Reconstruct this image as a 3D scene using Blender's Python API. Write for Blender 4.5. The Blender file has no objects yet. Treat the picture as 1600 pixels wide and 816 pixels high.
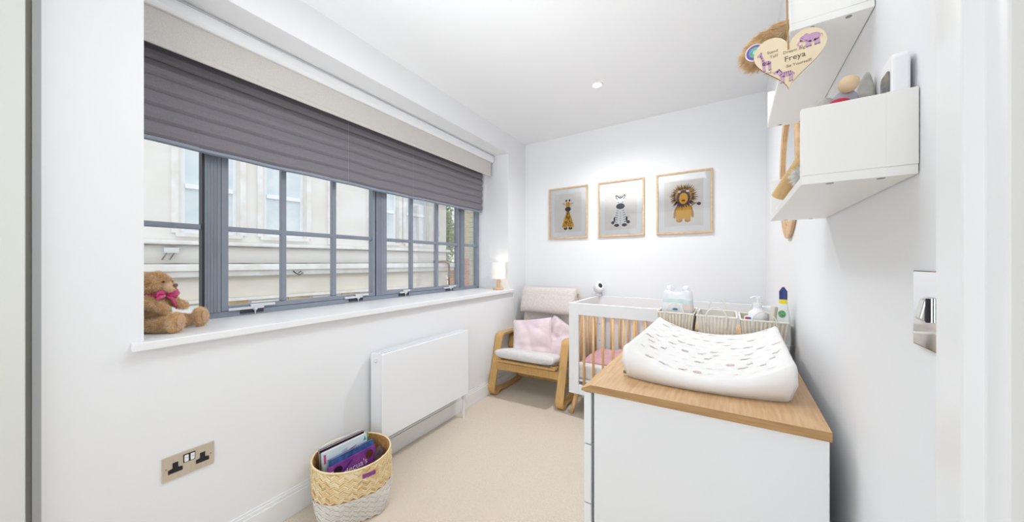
import bpy, bmesh, math, random
from mathutils import Vector, Matrix, noise
random.seed(7)
PI = math.pi
SC = bpy.context.scene
COL = SC.collection
CH = 1.165                                   # eye height of the camera

def lin(r, g, b):
    f = lambda v: ((v/255+0.055)/1.055)**2.4 if v > 10 else v/255/12.92
    return (f(r), f(g), f(b), 1.0)

# ------------------------------------------------------------------ camera, sky, lights, exposure
cam = bpy.data.cameras.new('camera'); camo = bpy.data.objects.new('camera', cam); COL.objects.link(camo)
cam.sensor_width = 36; cam.lens = 515/1600*36; cam.clip_start = 0.02; cam.clip_end = 200
cam.shift_y = 1/1600
camo.location = (0, 0, CH); camo.rotation_euler = (PI/2, 0, math.radians(33.277))
SC.camera = camo

W = bpy.data.worlds.new('overcast_sky'); SC.world = W; W.use_nodes = True
wn = W.node_tree.nodes; wl = W.node_tree.links
bg = wn['Background']; tcw = wn.new('ShaderNodeTexCoord'); sx = wn.new('ShaderNodeSeparateXYZ')
mr = wn.new('ShaderNodeMapRange'); mr.inputs[1].default_value = -0.4; mr.inputs[2].default_value = 0.6
mxw = wn.new('ShaderNodeMix'); mxw.data_type = 'RGBA'
mxw.inputs[6].default_value = (0.93, 0.935, 0.94, 1); mxw.inputs[7].default_value = (0.90, 0.955, 1.0, 1)
wl.new(tcw.outputs['Generated'], sx.inputs[0]); wl.new(sx.outputs['Z'], mr.inputs[0])
wl.new(mr.outputs[0], mxw.inputs[0]); wl.new(mxw.outputs[2], bg.inputs[0])
bg.inputs[1].default_value = 1.0

def area(name, loc, rot, sx_, sy_, power, col=(1, 0.98, 0.95), spread=180):
    l = bpy.data.lights.new(name, 'AREA'); l.shape = 'RECTANGLE'; l.size = sx_; l.size_y = sy_
    l.energy = power; l.color = col; l.spread = math.radians(spread)
    o = bpy.data.objects.new(name, l); COL.objects.link(o); o.location = loc; o.rotation_euler = rot
    return o
# added unseen fills: one just below the ceiling, one behind the viewpoint
area('overhead_fill', (-0.66, 0.84, 2.37), (0, 0, 0), 0.8, 0.7, 6.0, (0.93, 0.965, 1.0))
area('rear_fill', (-0.6, -1.45, 1.2), (math.radians(90), 0, 0), 2.4, 2.0, 16.5, (0.93, 0.965, 1.0))
# more added fills out of view: one aimed up at the ceiling, one sideways
area('upward_fill', (-0.75, -0.5, 0.9), (math.radians(90+42), 0, 0), 0.6, 0.4, 4.5, (0.93, 0.965, 1.0), 70)
area('side_fill_lamp', (-0.1, -0.6, 1.35), (math.radians(90), 0, math.radians(45)), 0.7, 0.9, 1.0, (0.93, 0.965, 1.0), 90)
SC.view_settings.view_transform = 'Standard'; SC.view_settings.look = 'None'
SC.view_settings.gamma = 1.0; SC.view_settings.use_curve_mapping = False
SC.view_settings.exposure = 0.50

# ------------------------------------------------------------------ materials
MATS = {}
def mat(name, rgb, rough=0.5, metal=0.0, spec=0.5, var=0.0, vscale=20, bump=0.0, bscale=200, rgb2=None,
        stretch=None, emis=None, trans=0.0, sheen=0.0, wave=None, coat=0.0, detail=4):
    if name in MATS: return MATS[name]
    m = bpy.data.materials.new(name); m.use_nodes = True; MATS[name] = m
    nt = m.node_tree; b = nt.nodes['Principled BSDF']
    b.inputs['Base Color'].default_value = lin(*rgb); b.inputs['Roughness'].default_value = rough
    b.inputs['Metallic'].default_value = metal; b.inputs['Specular IOR Level'].default_value = spec
    b.inputs['Sheen Weight'].default_value = sheen; b.inputs['Coat Weight'].default_value = coat
    if emis: b.inputs['Emission Color'].default_value = lin(*rgb); b.inputs['Emission Strength'].default_value = emis
    tc = nt.nodes.new('ShaderNodeTexCoord'); mp = nt.nodes.new('ShaderNodeMapping')
    nt.links.new(tc.outputs['Object'], mp.inputs[0])
    if stretch: mp.inputs['Scale'].default_value = stretch
    if rgb2 or var:
        n = nt.nodes.new('ShaderNodeTexNoise'); n.inputs['Scale'].default_value = vscale; n.inputs['Detail'].default_value = detail
        nt.links.new(mp.outputs[0], n.inputs['Vector'])
        r = nt.nodes.new('ShaderNodeMapRange'); r.inputs[1].default_value = 0.35; r.inputs[2].default_value = 0.65
        nt.links.new(n.outputs[0], r.inputs[0])
        x = nt.nodes.new('ShaderNodeMix'); x.data_type = 'RGBA'
        c = rgb2 if rgb2 else tuple(max(0, v*(1-var)) for v in rgb)
        x.inputs[6].default_value = lin(*rgb); x.inputs[7].default_value = lin(*c)
        nt.links.new(r.outputs[0], x.inputs[0]); nt.links.new(x.outputs[2], b.inputs['Base Color'])
    if bump:
        bn = nt.nodes.new('ShaderNodeBump'); bn.inputs['Strength'].default_value = min(1, bump); bn.inputs['Distance'].default_value = 0.002
        if wave:
            t = nt.nodes.new('ShaderNodeTexWave'); t.bands_direction = wave; t.inputs['Scale'].default_value = bscale
            t.inputs['Distortion'].default_value = 0.6
        else:
            t = nt.nodes.new('ShaderNodeTexNoise'); t.inputs['Scale'].default_value = bscale; t.inputs['Detail'].default_value = 3
        nt.links.new(mp.outputs[0], t.inputs['Vector']); nt.links.new(t.outputs[0], bn.inputs['Height'])
        nt.links.new(bn.outputs[0], b.inputs['Normal'])
    return m

def glass(name, refl=0.6):
    if name in MATS: return MATS[name]
    m = bpy.data.materials.new(name); m.use_nodes = True; MATS[name] = m
    nt = m.node_tree; nt.nodes.remove(nt.nodes['Principled BSDF'])
    t = nt.nodes.new('ShaderNodeBsdfTransparent'); g = nt.nodes.new('ShaderNodeBsdfGlossy'); g.inputs['Roughness'].default_value = 0.02
    f = nt.nodes.new('ShaderNodeFresnel'); f.inputs[0].default_value = 1.45
    k = nt.nodes.new('ShaderNodeMath'); k.operation = 'MULTIPLY'; k.inputs[1].default_value = refl
    s = nt.nodes.new('ShaderNodeMixShader'); out = nt.nodes['Material Output']
    nt.links.new(f.outputs[0], k.inputs[0]); nt.links.new(k.outputs[0], s.inputs[0])
    nt.links.new(t.outputs[0], s.inputs[1]); nt.links.new(g.outputs[0], s.inputs[2]); nt.links.new(s.outputs[0], out.inputs[0])
    return m

M_wall = mat('wall_paint', (241, 242, 244), 0.85, bump=0.05, bscale=300)
M_ceil = mat('ceiling_paint', (243, 244, 245), 0.9, bump=0.04, bscale=300)
M_trim = mat('trim_gloss', (243, 244, 245), 0.35)
M_white = mat('white_lacquer', (242, 243, 245), 0.35)
M_offw = mat('warm_white_lacquer', (242, 241, 238), 0.35)
M_rad = mat('radiator_enamel', (243, 245, 248), 0.4, spec=0.3)
M_oak = mat('oak_veneer', (214, 176, 132), 0.45, rgb2=(196, 155, 110), vscale=9, stretch=(14, 1.2, 14), bump=0.1, bscale=60)
M_oakx = mat('oak_edge', (190, 150, 100), 0.5, rgb2=(170, 130, 82), vscale=9, stretch=(1.2, 14, 20))
M_oakl = mat('oak_bevel', (224, 185, 128), 0.45, rgb2=(212, 170, 112), vscale=9, stretch=(14, 1.2, 14))
M_birch = mat('birch_laminate', (216, 176, 112), 0.4, rgb2=(200, 156, 92), vscale=7, stretch=(30, 2, 2), coat=0.2)
M_pine = mat('oak_spindle', (234, 194, 140), 0.45, rgb2=(216, 170, 114), vscale=8, stretch=(20, 20, 1))
M_frame = mat('picture_frame_oak', (221, 190, 150), 0.5, rgb2=(207, 172, 130), vscale=12, stretch=(4, 4, 4))
M_alu = mat('grey_window_frame', (142, 150, 163), 0.4, var=0.05, vscale=5)
M_alud = mat('window_gasket', (52, 56, 66), 0.5)
M_silver = mat('satin_white_metal', (222, 224, 228), 0.3, metal=0.2)
M_chrome = mat('chrome', (235, 236, 238), 0.06, metal=1.0)
M_nickel = mat('brushed_nickel', (222, 212, 196), 0.32, metal=0.75, var=0.05, vscale=30, stretch=(1, 20, 1))
M_black = mat('black_plastic', (26, 28, 36), 0.45)
M_lin = mat('oatmeal_linen', (226, 218, 211), 0.9, var=0.06, vscale=90, bump=0.5, bscale=700, sheen=0.2)
M_linlit = mat('lit_linen', (233, 231, 229), 0.9, var=0.04, vscale=90, bump=0.5, bscale=700, sheen=0.2)  # oatmeal linen lightened to stand in for bright light on the seat
M_pink = mat('pink_velvet', (236, 218, 221), 0.6, rgb2=(220, 198, 205), vscale=9, sheen=0.8)
M_pinkc = mat('pink_cotton', (218, 170, 176), 0.85, var=0.05, vscale=30, bump=0.3, bscale=400)
M_roll = mat('roller_fabric', (218, 214, 209), 0.9, var=0.05, vscale=260, bump=0.3, bscale=900)
M_pleat = mat('pleated_fabric', (138, 134, 141), 0.85, var=0.05, vscale=200, bump=0.2, bscale=900)
M_pleath = mat('pleated_hem', (150, 158, 172), 0.7)
M_glass = glass('window_glass', 0.5)
M_pglass = glass('picture_glass', 0.9)
M_paper = mat('print_paper', (238, 234, 229), 0.8, var=0.02, vscale=20)
M_matb = mat('mount_board', (243, 244, 246), 0.8)

# ------------------------------------------------------------------ builders
def tag(o, label=None, cat=None, group=None, kind=None):
    if label: o['label'] = label
    if cat: o['category'] = cat
    if group: o['group'] = group
    if kind: o['kind'] = kind
    return o

def thing(name, label, cat, M=None, group=None):
    o = bpy.data.objects.new(name, None); COL.objects.link(o); o.empty_display_size = 0.05
    if M is not None: o.matrix_world = M
    return tag(o, label, cat, group)

def obj(name, bm, m, parent=None, M=None, smooth=False, bev=0.0, seg=2, sub=0):
    me = bpy.data.meshes.new(name)
    bmesh.ops.recalc_face_normals(bm, faces=bm.faces[:])
    bm.to_mesh(me); bm.free()
    for x in (m if isinstance(m, (list, tuple)) else [m]): me.materials.append(x)
    if smooth: me.shade_smooth()
    o = bpy.data.objects.new(name, me); COL.objects.link(o)
    if parent is not None: o.parent = parent
    if M is not None: o.matrix_local = M
    if bev:
        b = o.modifiers.new('bevel', 'BEVEL'); b.width = bev; b.segments = seg; b.limit_method = 'ANGLE'; b.angle_limit = math.radians(35)
        b.harden_normals = False
    if sub:
        s = o.modifiers.new('sub', 'SUBSURF'); s.levels = sub; s.render_levels = sub
    return o

def struct(name, bm, m, M=None, **k):
    return tag(obj(name, bm, m, None, M, **k), kind='structure')

def B(): return bmesh.new()
def bx(bm, x0, x1, y0, y1, z0, z1, mi=0, T=None):
    vs = [bm.verts.new((x, y, z)) for x in (x0, x1) for y in (y0, y1) for z in (z0, z1)]
    if T is not None:
        for v in vs: v.co = T @ v.co
    for q in ((0, 1, 3, 2), (4, 6, 7, 5), (0, 4, 5, 1), (2, 3, 7, 6), (0, 2, 6, 4), (1, 5, 7, 3)):
        f = bm.faces.new([vs[i] for i in q]); f.material_index = mi
    return bm
def box(*a, **k): return bx(B(), *a, **k)

def lathe(prof, n=24, bm=None, T=None, mi=0, cap=True):
    bm = bm or B(); rings = []
    for r, z in prof:
        ring = []
        for i in range(n):
            a = 2*PI*i/n; v = Vector((r*math.cos(a), r*math.sin(a), z))
            ring.append(bm.verts.new(T @ v if T is not None else v))
        rings.append(ring)
    for a, b in zip(rings, rings[1:]):
        for i in range(n):
            f = bm.faces.new((a[i], a[(i+1) % n], b[(i+1) % n], b[i])); f.material_index = mi
    if cap:
        for r in (rings[0][::-1], rings[-1]):
            f = bm.faces.new(r); f.material_index = mi
    return bm

def tube(pts, r, n=8, bm=None, mi=0, cap=True, radii=None):
    bm = bm or B(); pts = [Vector(p) for p in pts]; rings = []; up = None
    for i, p in enumerate(pts):
        d = (pts[min(i+1, len(pts)-1)] - pts[max(i-1, 0)]).normalized()
        if up is None:
            up = Vector((0, 0, 1)) if abs(d.z) < 0.9 else Vector((1, 0, 0))
        a = d.cross(up).normalized(); b = a.cross(d).normalized(); up = b
        rr = radii[i] if radii else r
        rings.append([bm.verts.new(p + (a*math.cos(2*PI*k/n) + b*math.sin(2*PI*k/n))*rr) for k in range(n)])
    for a, b in zip(rings, rings[1:]):
        for i in range(n):
            f = bm.faces.new((a[i], a[(i+1) % n], b[(i+1) % n], b[i])); f.material_index = mi
    if cap:
        for rg in (rings[0][::-1], rings[-1]):
            f = bm.faces.new(rg); f.material_index = mi
    return bm

def strip(path, x0, x1, th, bm=None, closed=False, mi=0):
    """bent flat strip: path of (y,z) points in the side plane, thickness th, from x0 to x1"""
    bm = bm or B(); n = len(path); L = []
    for i, (y, z) in enumerate(path):
        a = path[(i-1) % n] if (i > 0 or closed) else path[i]; b = path[(i+1) % n] if (i < n-1 or closed) else path[i]
        d = Vector((b[0]-a[0], b[1]-a[1])).normalized(); nrm = Vector((-d.y, d.x))*th/2
        L.append([bm.verts.new((x0, y+nrm.x, z+nrm.y)), bm.verts.new((x1, y+nrm.x, z+nrm.y)),
                  bm.verts.new((x1, y-nrm.x, z-nrm.y)), bm.verts.new((x0, y-nrm.x, z-nrm.y))])
    rng = range(n if closed else n-1)
    for i in rng:
        a, b = L[i], L[(i+1) % n]
        for k in range(4): bm.faces.new((a[k], a[(k+1) % 4], b[(k+1) % 4], b[k])).material_index = mi
    if not closed: bm.faces.new(L[0][::-1]); bm.faces.new(L[-1])
    return bm

def arc(cy, cz, r, a0, a1, n=6):
    return [(cy+r*math.cos(math.radians(a0+(a1-a0)*i/n)), cz+r*math.sin(math.radians(a0+(a1-a0)*i/n))) for i in range(n+1)]

def prism(pts, z0, z1, bm=None, mi=0, T=None):
    """polygon in xy extruded along z"""
    bm = bm or B()
    f = lambda p, z: bm.verts.new(T @ Vector((p[0], p[1], z)) if T is not None else (p[0], p[1], z))
    a = [f(p, z0) for p in pts]; b = [f(p, z1) for p in pts]; n = len(pts)
    bm.faces.new(a[::-1]).material_index = mi; bm.faces.new(b).material_index = mi
    for i in range(n): bm.faces.new((a[i], a[(i+1) % n], b[(i+1) % n], b[i])).material_index = mi
    return bm

def ell(cx, cy, rx, ry, n=20, rot=0, a0=0, a1=360):
    o = []
    for i in range(n):
        a = math.radians(a0+(a1-a0)*i/n); x, y = rx*math.cos(a), ry*math.sin(a)
        c, s = math.cos(rot), math.sin(rot); o.append((cx+c*x-s*y, cy+s*x+c*y))
    return o

def blob(name, ells, m, parent, vox=0.006, smooth_it=4, M=None, dens=None, furlen=0.008, furm=None, furw=0.0012, seed=1, down=0.2, comb=None):
    """one continuous remeshed skin from ellipsoids (c, r, rot euler); optional short fur"""
    bm = B(); mats_ = []
    for e in ells:
        c, r = Vector(e[0]), Vector(e[1]); R = Matrix.Identity(4)
        if len(e) > 2: 
            from mathutils import Euler
            R = Euler([math.radians(q) for q in e[2]]).to_matrix().to_4x4()
        T = Matrix.Translation(c) @ R @ Matrix.Diagonal((r.x, r.y, r.z, 1)); mats_.append(T)
        bmesh.ops.create_icosphere(bm, subdivisions=3, radius=1, matrix=T)
    o = obj(name, bm, m, parent, M, smooth=True)
    rm = o.modifiers.new('r', 'REMESH'); rm.mode = 'VOXEL'; rm.voxel_size = vox; rm.use_smooth_shade = True
    sm = o.modifiers.new('s', 'SMOOTH'); sm.iterations = smooth_it; sm.factor = 0.5
    dg = bpy.context.evaluated_depsgraph_get(); ev = o.evaluated_get(dg)
    me = bpy.data.meshes.new_from_object(ev); old = o.data
    if not me.materials: me.materials.append(m)
    o.modifiers.clear(); o.data = me; me.shade_smooth()
    bpy.data.meshes.remove(old)
    if dens:
        rnd = random.Random(seed); fb = B()
        vs = me.vertices; polys = me.polygons; tot = sum(p.area for p in polys)
        for p in polys:
            k = p.area/tot*dens; k = int(k) + (1 if rnd.random() < k-int(k) else 0)
            for _ in range(k):
                w = [rnd.random() for _ in p.vertices]; s_ = sum(w)
                c = Vector((0, 0, 0))
                for wi, vi in zip(w, p.vertices): c += vs[vi].co*(wi/s_)
                d = (p.normal + Vector((rnd.gauss(0, .45), rnd.gauss(0, .45), rnd.gauss(0, .45)-down))).normalized()
                if comb: d = (p.normal*.35+Vector(comb)+Vector((rnd.gauss(0, .16), rnd.gauss(0, .16), rnd.gauss(0, .16)))).normalized()
                t = d.cross(Vector((rnd.gauss(0, 1), rnd.gauss(0, 1), rnd.gauss(0, 1)))).normalized()*furw
                l = furlen*rnd.uniform(.6, 1.3)
                a, b, e_ = fb.verts.new(c-t-d*.001), fb.verts.new(c+t-d*.001), fb.verts.new(c+d*l)
                fb.faces.new((a, b, e_))
        fo = obj('fur', fb, furm or m, o); fo['kind'] = 'stuff'
    return o

def text(body, size, m, parent, M, name='lettering', depth=0.0003, align='CENTER', shear=0, space=1.0):
    cu = bpy.data.curves.new('t', 'FONT'); cu.body = body; cu.size = size; cu.extrude = depth; cu.align_x = align; cu.shear = shear
    cu.resolution_u = 3; cu.space_character = space
    to = bpy.data.objects.new('t', cu); COL.objects.link(to)
    dg = bpy.context.evaluated_depsgraph_get(); dg.update()
    me = bpy.data.meshes.new_from_object(to.evaluated_get(dg)); bpy.data.objects.remove(to); bpy.data.curves.remove(cu)
    me.materials.clear(); me.materials.append(m)
    o = bpy.data.objects.new(name, me); COL.objects.link(o); o.parent = parent; o.matrix_local = M
    return o

def TR(x, y, z, rz=0, rx=0, ry=0):
    return Matrix.Translation((x, y, z)) @ Matrix.Rotation(rz, 4, 'Z') @ Matrix.Rotation(ry, 4, 'Y') @ Matrix.Rotation(rx, 4, 'X')

# frames: left wall (x into the room, y along the wall away from the viewer, origin in the far corner), right wall likewise
ML = TR(-1.798, 3.003, 0, math.asin(0.04897))
MR = TR(0.229, 3.003, 0, -math.asin(0.016))

# ------------------------------------------------------------------ room shell
OY0, OY1, OZ0, OZ1 = -2.756, -0.354, 0.866, 2.212      # window opening in the left wall
WT = 0.42
b = box(-WT, 0, -2.957, OY0, 0, 2.42); bx(b, -WT, 0, OY1, 0.02, 0, 2.42)
bx(b, -WT, 0, OY0, OY1, 0, OZ0); bx(b, -WT, 0, OY0, OY1, OZ1, 2.42)
struct('wall_left', b, M_wall, ML)
struct('wall_back', box(-2.25, 0.4, 3.003, 3.12, -0.02, 2.42), M_wall)
struct('wall_right', box(0, 0.12, -2.55, 0.02, 0, 2.42), M_wall, MR)
struct('ceiling', box(-2.6, 1.5, -1.7, 3.12, 2.4, 2.5), M_ceil)
# the landing behind the viewpoint
struct('wall_front', box(-2.6, 1.5, -1.7, -1.6, 0, 2.4), M_wall)
struct('wall_landing_left', box(-2.6, -2.5, -1.6, 0.0, 0, 2.4), M_wall)
struct('wall_landing_right', box(1.4, 1.5, -1.6, 0.6, 0, 2.4), M_wall)
struct('wall_landing_end', box(0.305, 1.4, 0.46, 0.6, 0, 2.4), M_wall)
struct('wall_landing_corner', box(-2.5, -2.06, 0.0, 0.1, 0, 2.4), M_wall)

def carpet():
    m = bpy.data.materials.new('carpet_loop'); m.use_nodes = True; nt = m.node_tree; b = nt.nodes['Principled BSDF']
    b.inputs['Roughness'].default_value = 0.95; b.inputs['Specular IOR Level'].default_value = 0.1; b.inputs['Sheen Weight'].default_value = 0.1
    tc = nt.nodes.new('ShaderNodeTexCoord'); v = nt.nodes.new('ShaderNodeTexVoronoi'); v.inputs['Scale'].default_value = 170
    v.inputs['Randomness'].default_value = 0.35
    n = nt.nodes.new('ShaderNodeTexNoise'); n.inputs['Scale'].default_value = 6; n.inputs['Detail'].default_value = 6
    nt.links.new(tc.outputs['Object'], v.inputs['Vector']); nt.links.new(tc.outputs['Object'], n.inputs['Vector'])
    r = nt.nodes.new('ShaderNodeMapRange'); r.inputs[1].default_value = 0; r.inputs[2].default_value = 0.9
    x = nt.nodes.new('ShaderNodeMix'); x.data_type = 'RGBA'
    x.inputs[6].default_value = lin(240, 229, 214); x.inputs[7].default_value = lin(206, 190, 170)
    nt.links.new(v.outputs['Distance'], r.inputs[0]); nt.links.new(r.outputs[0], x.inputs[0])
    y = nt.nodes.new('ShaderNodeMix'); y.data_type = 'RGBA'; y.blend_type = 'MULTIPLY'; y.inputs[0].default_value = 0.35
    nt.links.new(x.outputs[2], y.inputs[6]); nt.links.new(n.outputs[0], y.inputs[7]); 
    g = nt.nodes.new('ShaderNodeBrightContrast'); g.inputs[1].default_value = 0.0
    nt.links.new(x.outputs[2], b.inputs['Base Color'])
    bn = nt.nodes.new('ShaderNodeBump'); bn.inputs['Strength'].default_value = 0.8; bn.inputs['Distance'].default_value = 0.003; bn.invert = True
    nt.links.new(v.outputs['Distance'], bn.inputs['Height']); nt.links.new(bn.outputs[0], b.inputs['Normal'])
    return m
struct('floor', box(-2.6, 1.5, -1.7, 3.12, -0.05, 0), carpet())

# baseboards with a small moulded top
def skirt(bm, y0, y1):
    for (x, z0, z1) in ((0.016, 0, 0.098), (0.011, 0.098, 0.112), (0.006, 0.112, 0.122)):
        bx(bm, 0, x, y0, y1, z0, z1)
    return bm
struct('baseboard_left', skirt(B(), -2.957, 0.0), M_trim, ML, bev=0.002)
struct('baseboard_back', skirt(B(), -0.20, 1.78), M_trim, TR(0.06, 3.003, 0, -PI/2), bev=0.002)

# window sill board
b = B(); bx(b, -0.41, 0.0, OY0, OY1, 0.866, 0.896); bx(b, 0.0, 0.032, OY0-0.03, OY1+0.062, 0.866, 0.896)
struct('trim_1', b, M_trim, ML, bev=0.004)

# left door leaf edge and its lining
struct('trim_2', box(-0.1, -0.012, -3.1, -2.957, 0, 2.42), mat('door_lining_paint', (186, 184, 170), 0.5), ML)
struct('trim_5', box(-0.012, 0.001, -2.972, -2.957, 0, 2.4), mat('door_seal', (180, 182, 184), 0.5), ML)
struct('door_1', box(0.0, 0.04, -3.35, -2.985, 0.01, 2.4), mat('door_leaf_paint', (226, 228, 222), 0.45), ML, bev=0.003)

# right: architrave and door lining (profile in plan, extruded)
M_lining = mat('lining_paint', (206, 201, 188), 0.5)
b = prism([(0.005, -2.502), (-0.018, -2.502), (-0.018, -2.547), (-0.006, -2.553), (-0.006, -2.578), (0.005, -2.578)], 0, 2.4)
struct('trim_3', b, M_trim, MR, bev=0.0015)
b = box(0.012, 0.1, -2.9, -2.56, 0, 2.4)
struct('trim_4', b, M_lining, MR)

# ------------------------------------------------------------------ the window
def window():
    D0, D1 = -0.40, -0.350                      # frame depth in wall frame
    z0, z1 = 0.896, 2.19
    root = B()
    fr = thing('window_1', 'grey metal multi-pane window', 'window', ML)
    fr['kind'] = 'structure'
    del fr['category']; del fr['label']
    b = B()
    bx(b, D0, D1, OY0, OY1, z0, z0+0.028); bx(b, D0, D1, OY0, OY1, z1, OZ1)
    bx(b, D0, D1, OY0, OY0+0.03, z0+0.028, z1); bx(b, D0, D1, OY1-0.03, OY1, z0+0.028, z1)
    obj('window_frame', b, M_alu, fr, bev=0.002)
    posts = [(-2.495, -2.436), (-1.575, -1.515), (-0.655, -0.595)]
    for a, c in posts:
        b = box(D0, D1+0.004, a, c, z0+0.028, z1)
        for k in range(4):
            y = a + (c-a)*(0.2+0.2*k); bx(b, D1+0.004, D1+0.0065, y-0.003, y+0.003, z0+0.028, z1)
        obj('mullion', b, M_alu, fr, bev=0.0008)
        obj('gasket', box(D0+0.01, D1-0.002, a-0.008, a, z0+0.028, z1), M_alud, fr)
    panes = [(OY0+0.03, -2.503, [], False), (-2.436, -1.583, [-2.158, -1.872], True), (-1.515, -0.663, [-1.24, -0.952], True), (-0.595, OY1-0.03, [], False)]
    for (a, c, bars, casement) in panes:
        ga, gc, gz = a, c, z0+0.028
        if casement:
            sw = 0.030; b = B()
            bx(b, D0+0.006, D1+0.002, a+0.002, a+sw, gz+0.002, z1); bx(b, D0+0.006, D1+0.002, c-sw+0.01, c, gz+0.002, z1)
            bx(b, D0+0.006, D1+0.002, a+sw, c-sw+0.01, gz+0.002, gz+0.026); bx(b, D0+0.006, D1+0.002, a+sw, c-sw+0.01, z1-0.03, z1)
            obj('casement_frame', b, M_alu, fr, bev=0.002)
            ga, gc, gz = a+sw, c-sw+0.01, gz+0.026
        xb0, xb1 = -0.385, D1-0.006
        for y in bars:
            obj('glazing_bar', box(xb0, xb1, y-0.013, y+0.013, gz, z1), M_alu, fr, bev=0.004)
        for zz in (1.325, 1.755):
            obj('glazing_bar', box(xb0, xb1-0.001, ga, gc, zz-0.012, zz+0.012), M_alu, fr, bev=0.004)
        ys = [ga]+bars+[gc]; zs = [gz, 1.325, 1.755, z1]
        for i in range(len(ys)-1):
            for j in range(3):
                obj('pane', box(-0.376, -0.371, ys[i], ys[i+1], zs[j], zs[j+1]), M_glass, fr)
    # stays and their pins on the bottom rails
    for y, ln in ((-2.30, 0.20), (-1.72, 0.17), (-1.32, 0.10), (-0.80, 0.16)):
        b = B(); bx(b, -0.345, -0.337, y-ln*0.55, y+ln*0.2, 0.925, 0.938)
        bx(b, -0.347, -0.335, y-0.02, y+ln*0.45, 0.936, 0.949); 
        o = obj('window_stay', b, M_silver, fr, bev=0.002)
        b = lathe([(0.008, 0), (0.010, 0.01), (0.004, 0.016), (0.002, 0.034)], 10, T=TR(-0.338, y, 0.932) @ Matrix.Rotation(PI, 4, 'X'))
        obj('stay_pin', b, M_silver, fr, smooth=True)
        obj('stay_plate', box(-0.350, -0.346, y-0.06, y+0.04, 0.905, 0.926), M_alud, fr)
window()

# ------------------------------------------------------------------ blinds
t = thing('roller_blind', 'oatmeal roller blind, barely lowered, in a white cassette under the window head', 'blind', ML)
b = prism([(-0.212, 2.211), (-0.158, 2.211), (-0.150, 2.196), (-0.150, 2.158), (-0.160, 2.140), (-0.205, 2.140), (-0.212, 2.150)], 0, 1, T=Matrix(((1, 0, 0, 0), (0, 0, 1, 0), (0, 1, 0, 0), (0, 0, 0, 1))) @ Matrix.Diagonal((1, 1, 1, 1)))
for v in b.verts: v.co = Vector((v.co.x, OY0+0.004 + v.co.y*(OY1-0.028-OY0), v.co.z))
obj('cassette', b, M_white, t, bev=0.002)
b = box(-0.160, -0.148, OY0+0.004, OY1-0.022, 2.196, 2.200); obj('cassette_lip', b, mat('blue_grey_rail', (196, 204, 212), 0.4), t)  # lip in one even blue-grey
obj('fabric', box(-0.176, -0.174, OY0+0.008, OY1-0.045, 2.020, 2.145), M_roll, t)
obj('hem_bar', box(-0.180, -0.170, OY0+0.008, OY1-0.045, 1.999, 2.021), M_roll, t, bev=0.003)

t = thing('pleated_blind', 'dark grey pleated blind, half lowered close to the glass', 'blind', ML)
def pleats(y0, y1, ztop, zbot, n=8):
    bm = B(); NX = 60; rows = []
    prof = []
    H = ztop-zbot
    for i in range(n):
        z = ztop - H*i/n; p = H/n
        prof += [(-0.292, z), (-0.285, z-0.12*p), (-0.2785, z-0.5*p), (-0.282, z-0.80*p)]
    prof.append((-0.292, zbot))
    for j, (x, z) in enumerate(prof):
        row = []
        for i in range(NX+1):
            y = y0+(y1-y0)*i/NX; k = j/len(prof)
            zz = z + (0.0018*math.sin(i*0.31+1.1)+0.0012*math.sin(i*0.83)-0.008*math.sin(PI*i/NX))*k
            xx = x + 0.003*math.sin(i*0.4+j*0.2)*k
            row.append(bm.verts.new((xx, y, zz)))
        rows.append(row)
    for a, c in zip(rows, rows[1:]):
        for i in range(NX): bm.faces.new((a[i], a[i+1], c[i+1], c[i]))
    return bm, NX
BY0, BY1 = OY0+0.01, -0.388
bm_, _ = pleats(BY0, BY1, 2.18, 1.674)
o = obj('pleated_fabric', bm_, M_pleat, t); s = o.modifiers.new('s', 'SOLIDIFY'); s.thickness = 0.001
b = B()
NX = 60
rr = []
for i in range(NX+1):
    y = BY0+(BY1-BY0)*i/NX; dz = 0.0018*math.sin(i*0.31+1.1)+0.0012*math.sin(i*0.83)-0.008*math.sin(PI*i/NX)
    rr.append([b.verts.new((x, y, z+dz)) for x, z in ((-0.300, 1.676), (-0.284, 1.672), (-0.284, 1.660), (-0.300, 1.656))])
for a, c in zip(rr, rr[1:]):
    for k in range(4): b.faces.new((a[k], a[(k+1) % 4], c[(k+1) % 4], c[k]))
b.faces.new(rr[0]); b.faces.new(rr[-1][::-1])
obj('bottom_rail', b, M_pleath, t)
for y in (-1.30, -1.83): obj('lift_cord', tube([(-0.277, y, 2.16), (-0.277, y, 1.66)], 0.0008, 5), mat('cord_grey', (176, 174, 180), .8), t)

# ------------------------------------------------------------------ radiator
t = thing('radiator', 'flat white panel radiator below the window', 'radiator', ML)
RY0, RY1, RX0, RX1, RZ0, RZ1 = -1.893, -1.13, 0.018, 0.120, 0.183, 0.655
obj('front_panel', box(RX1-0.012, RX1, RY0, RY1, RZ0, RZ1), M_rad, t, bev=0.004)
obj('back_panel', box(RX0, RX0+0.012, RY0+0.004, RY1-0.004, RZ0, RZ1-0.01), M_rad, t, bev=0.003)
for y in (RY0+0.001, RY1-0.005): obj('side_panel', box(RX0+0.0125, RX1-0.0125, y, y+0.004, RZ0+0.01, RZ1-0.004), M_rad, t)
b = B()
for i in range(46):
    y = RY0+0.012+i*(RY1-RY0-0.03)/45; bx(b, RX0+0.016, RX1-0.016, y, y+0.008, RZ1-0.008, RZ1-0.004)
for x in (RX0+0.0125, (RX0+RX1)/2-0.002, RX1-0.0165): bx(b, x, x+0.0035, RY0+0.006, RY1-0.006, RZ1-0.009, RZ1-0.003)
obj('top_grille', b, M_rad, t)
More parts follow.
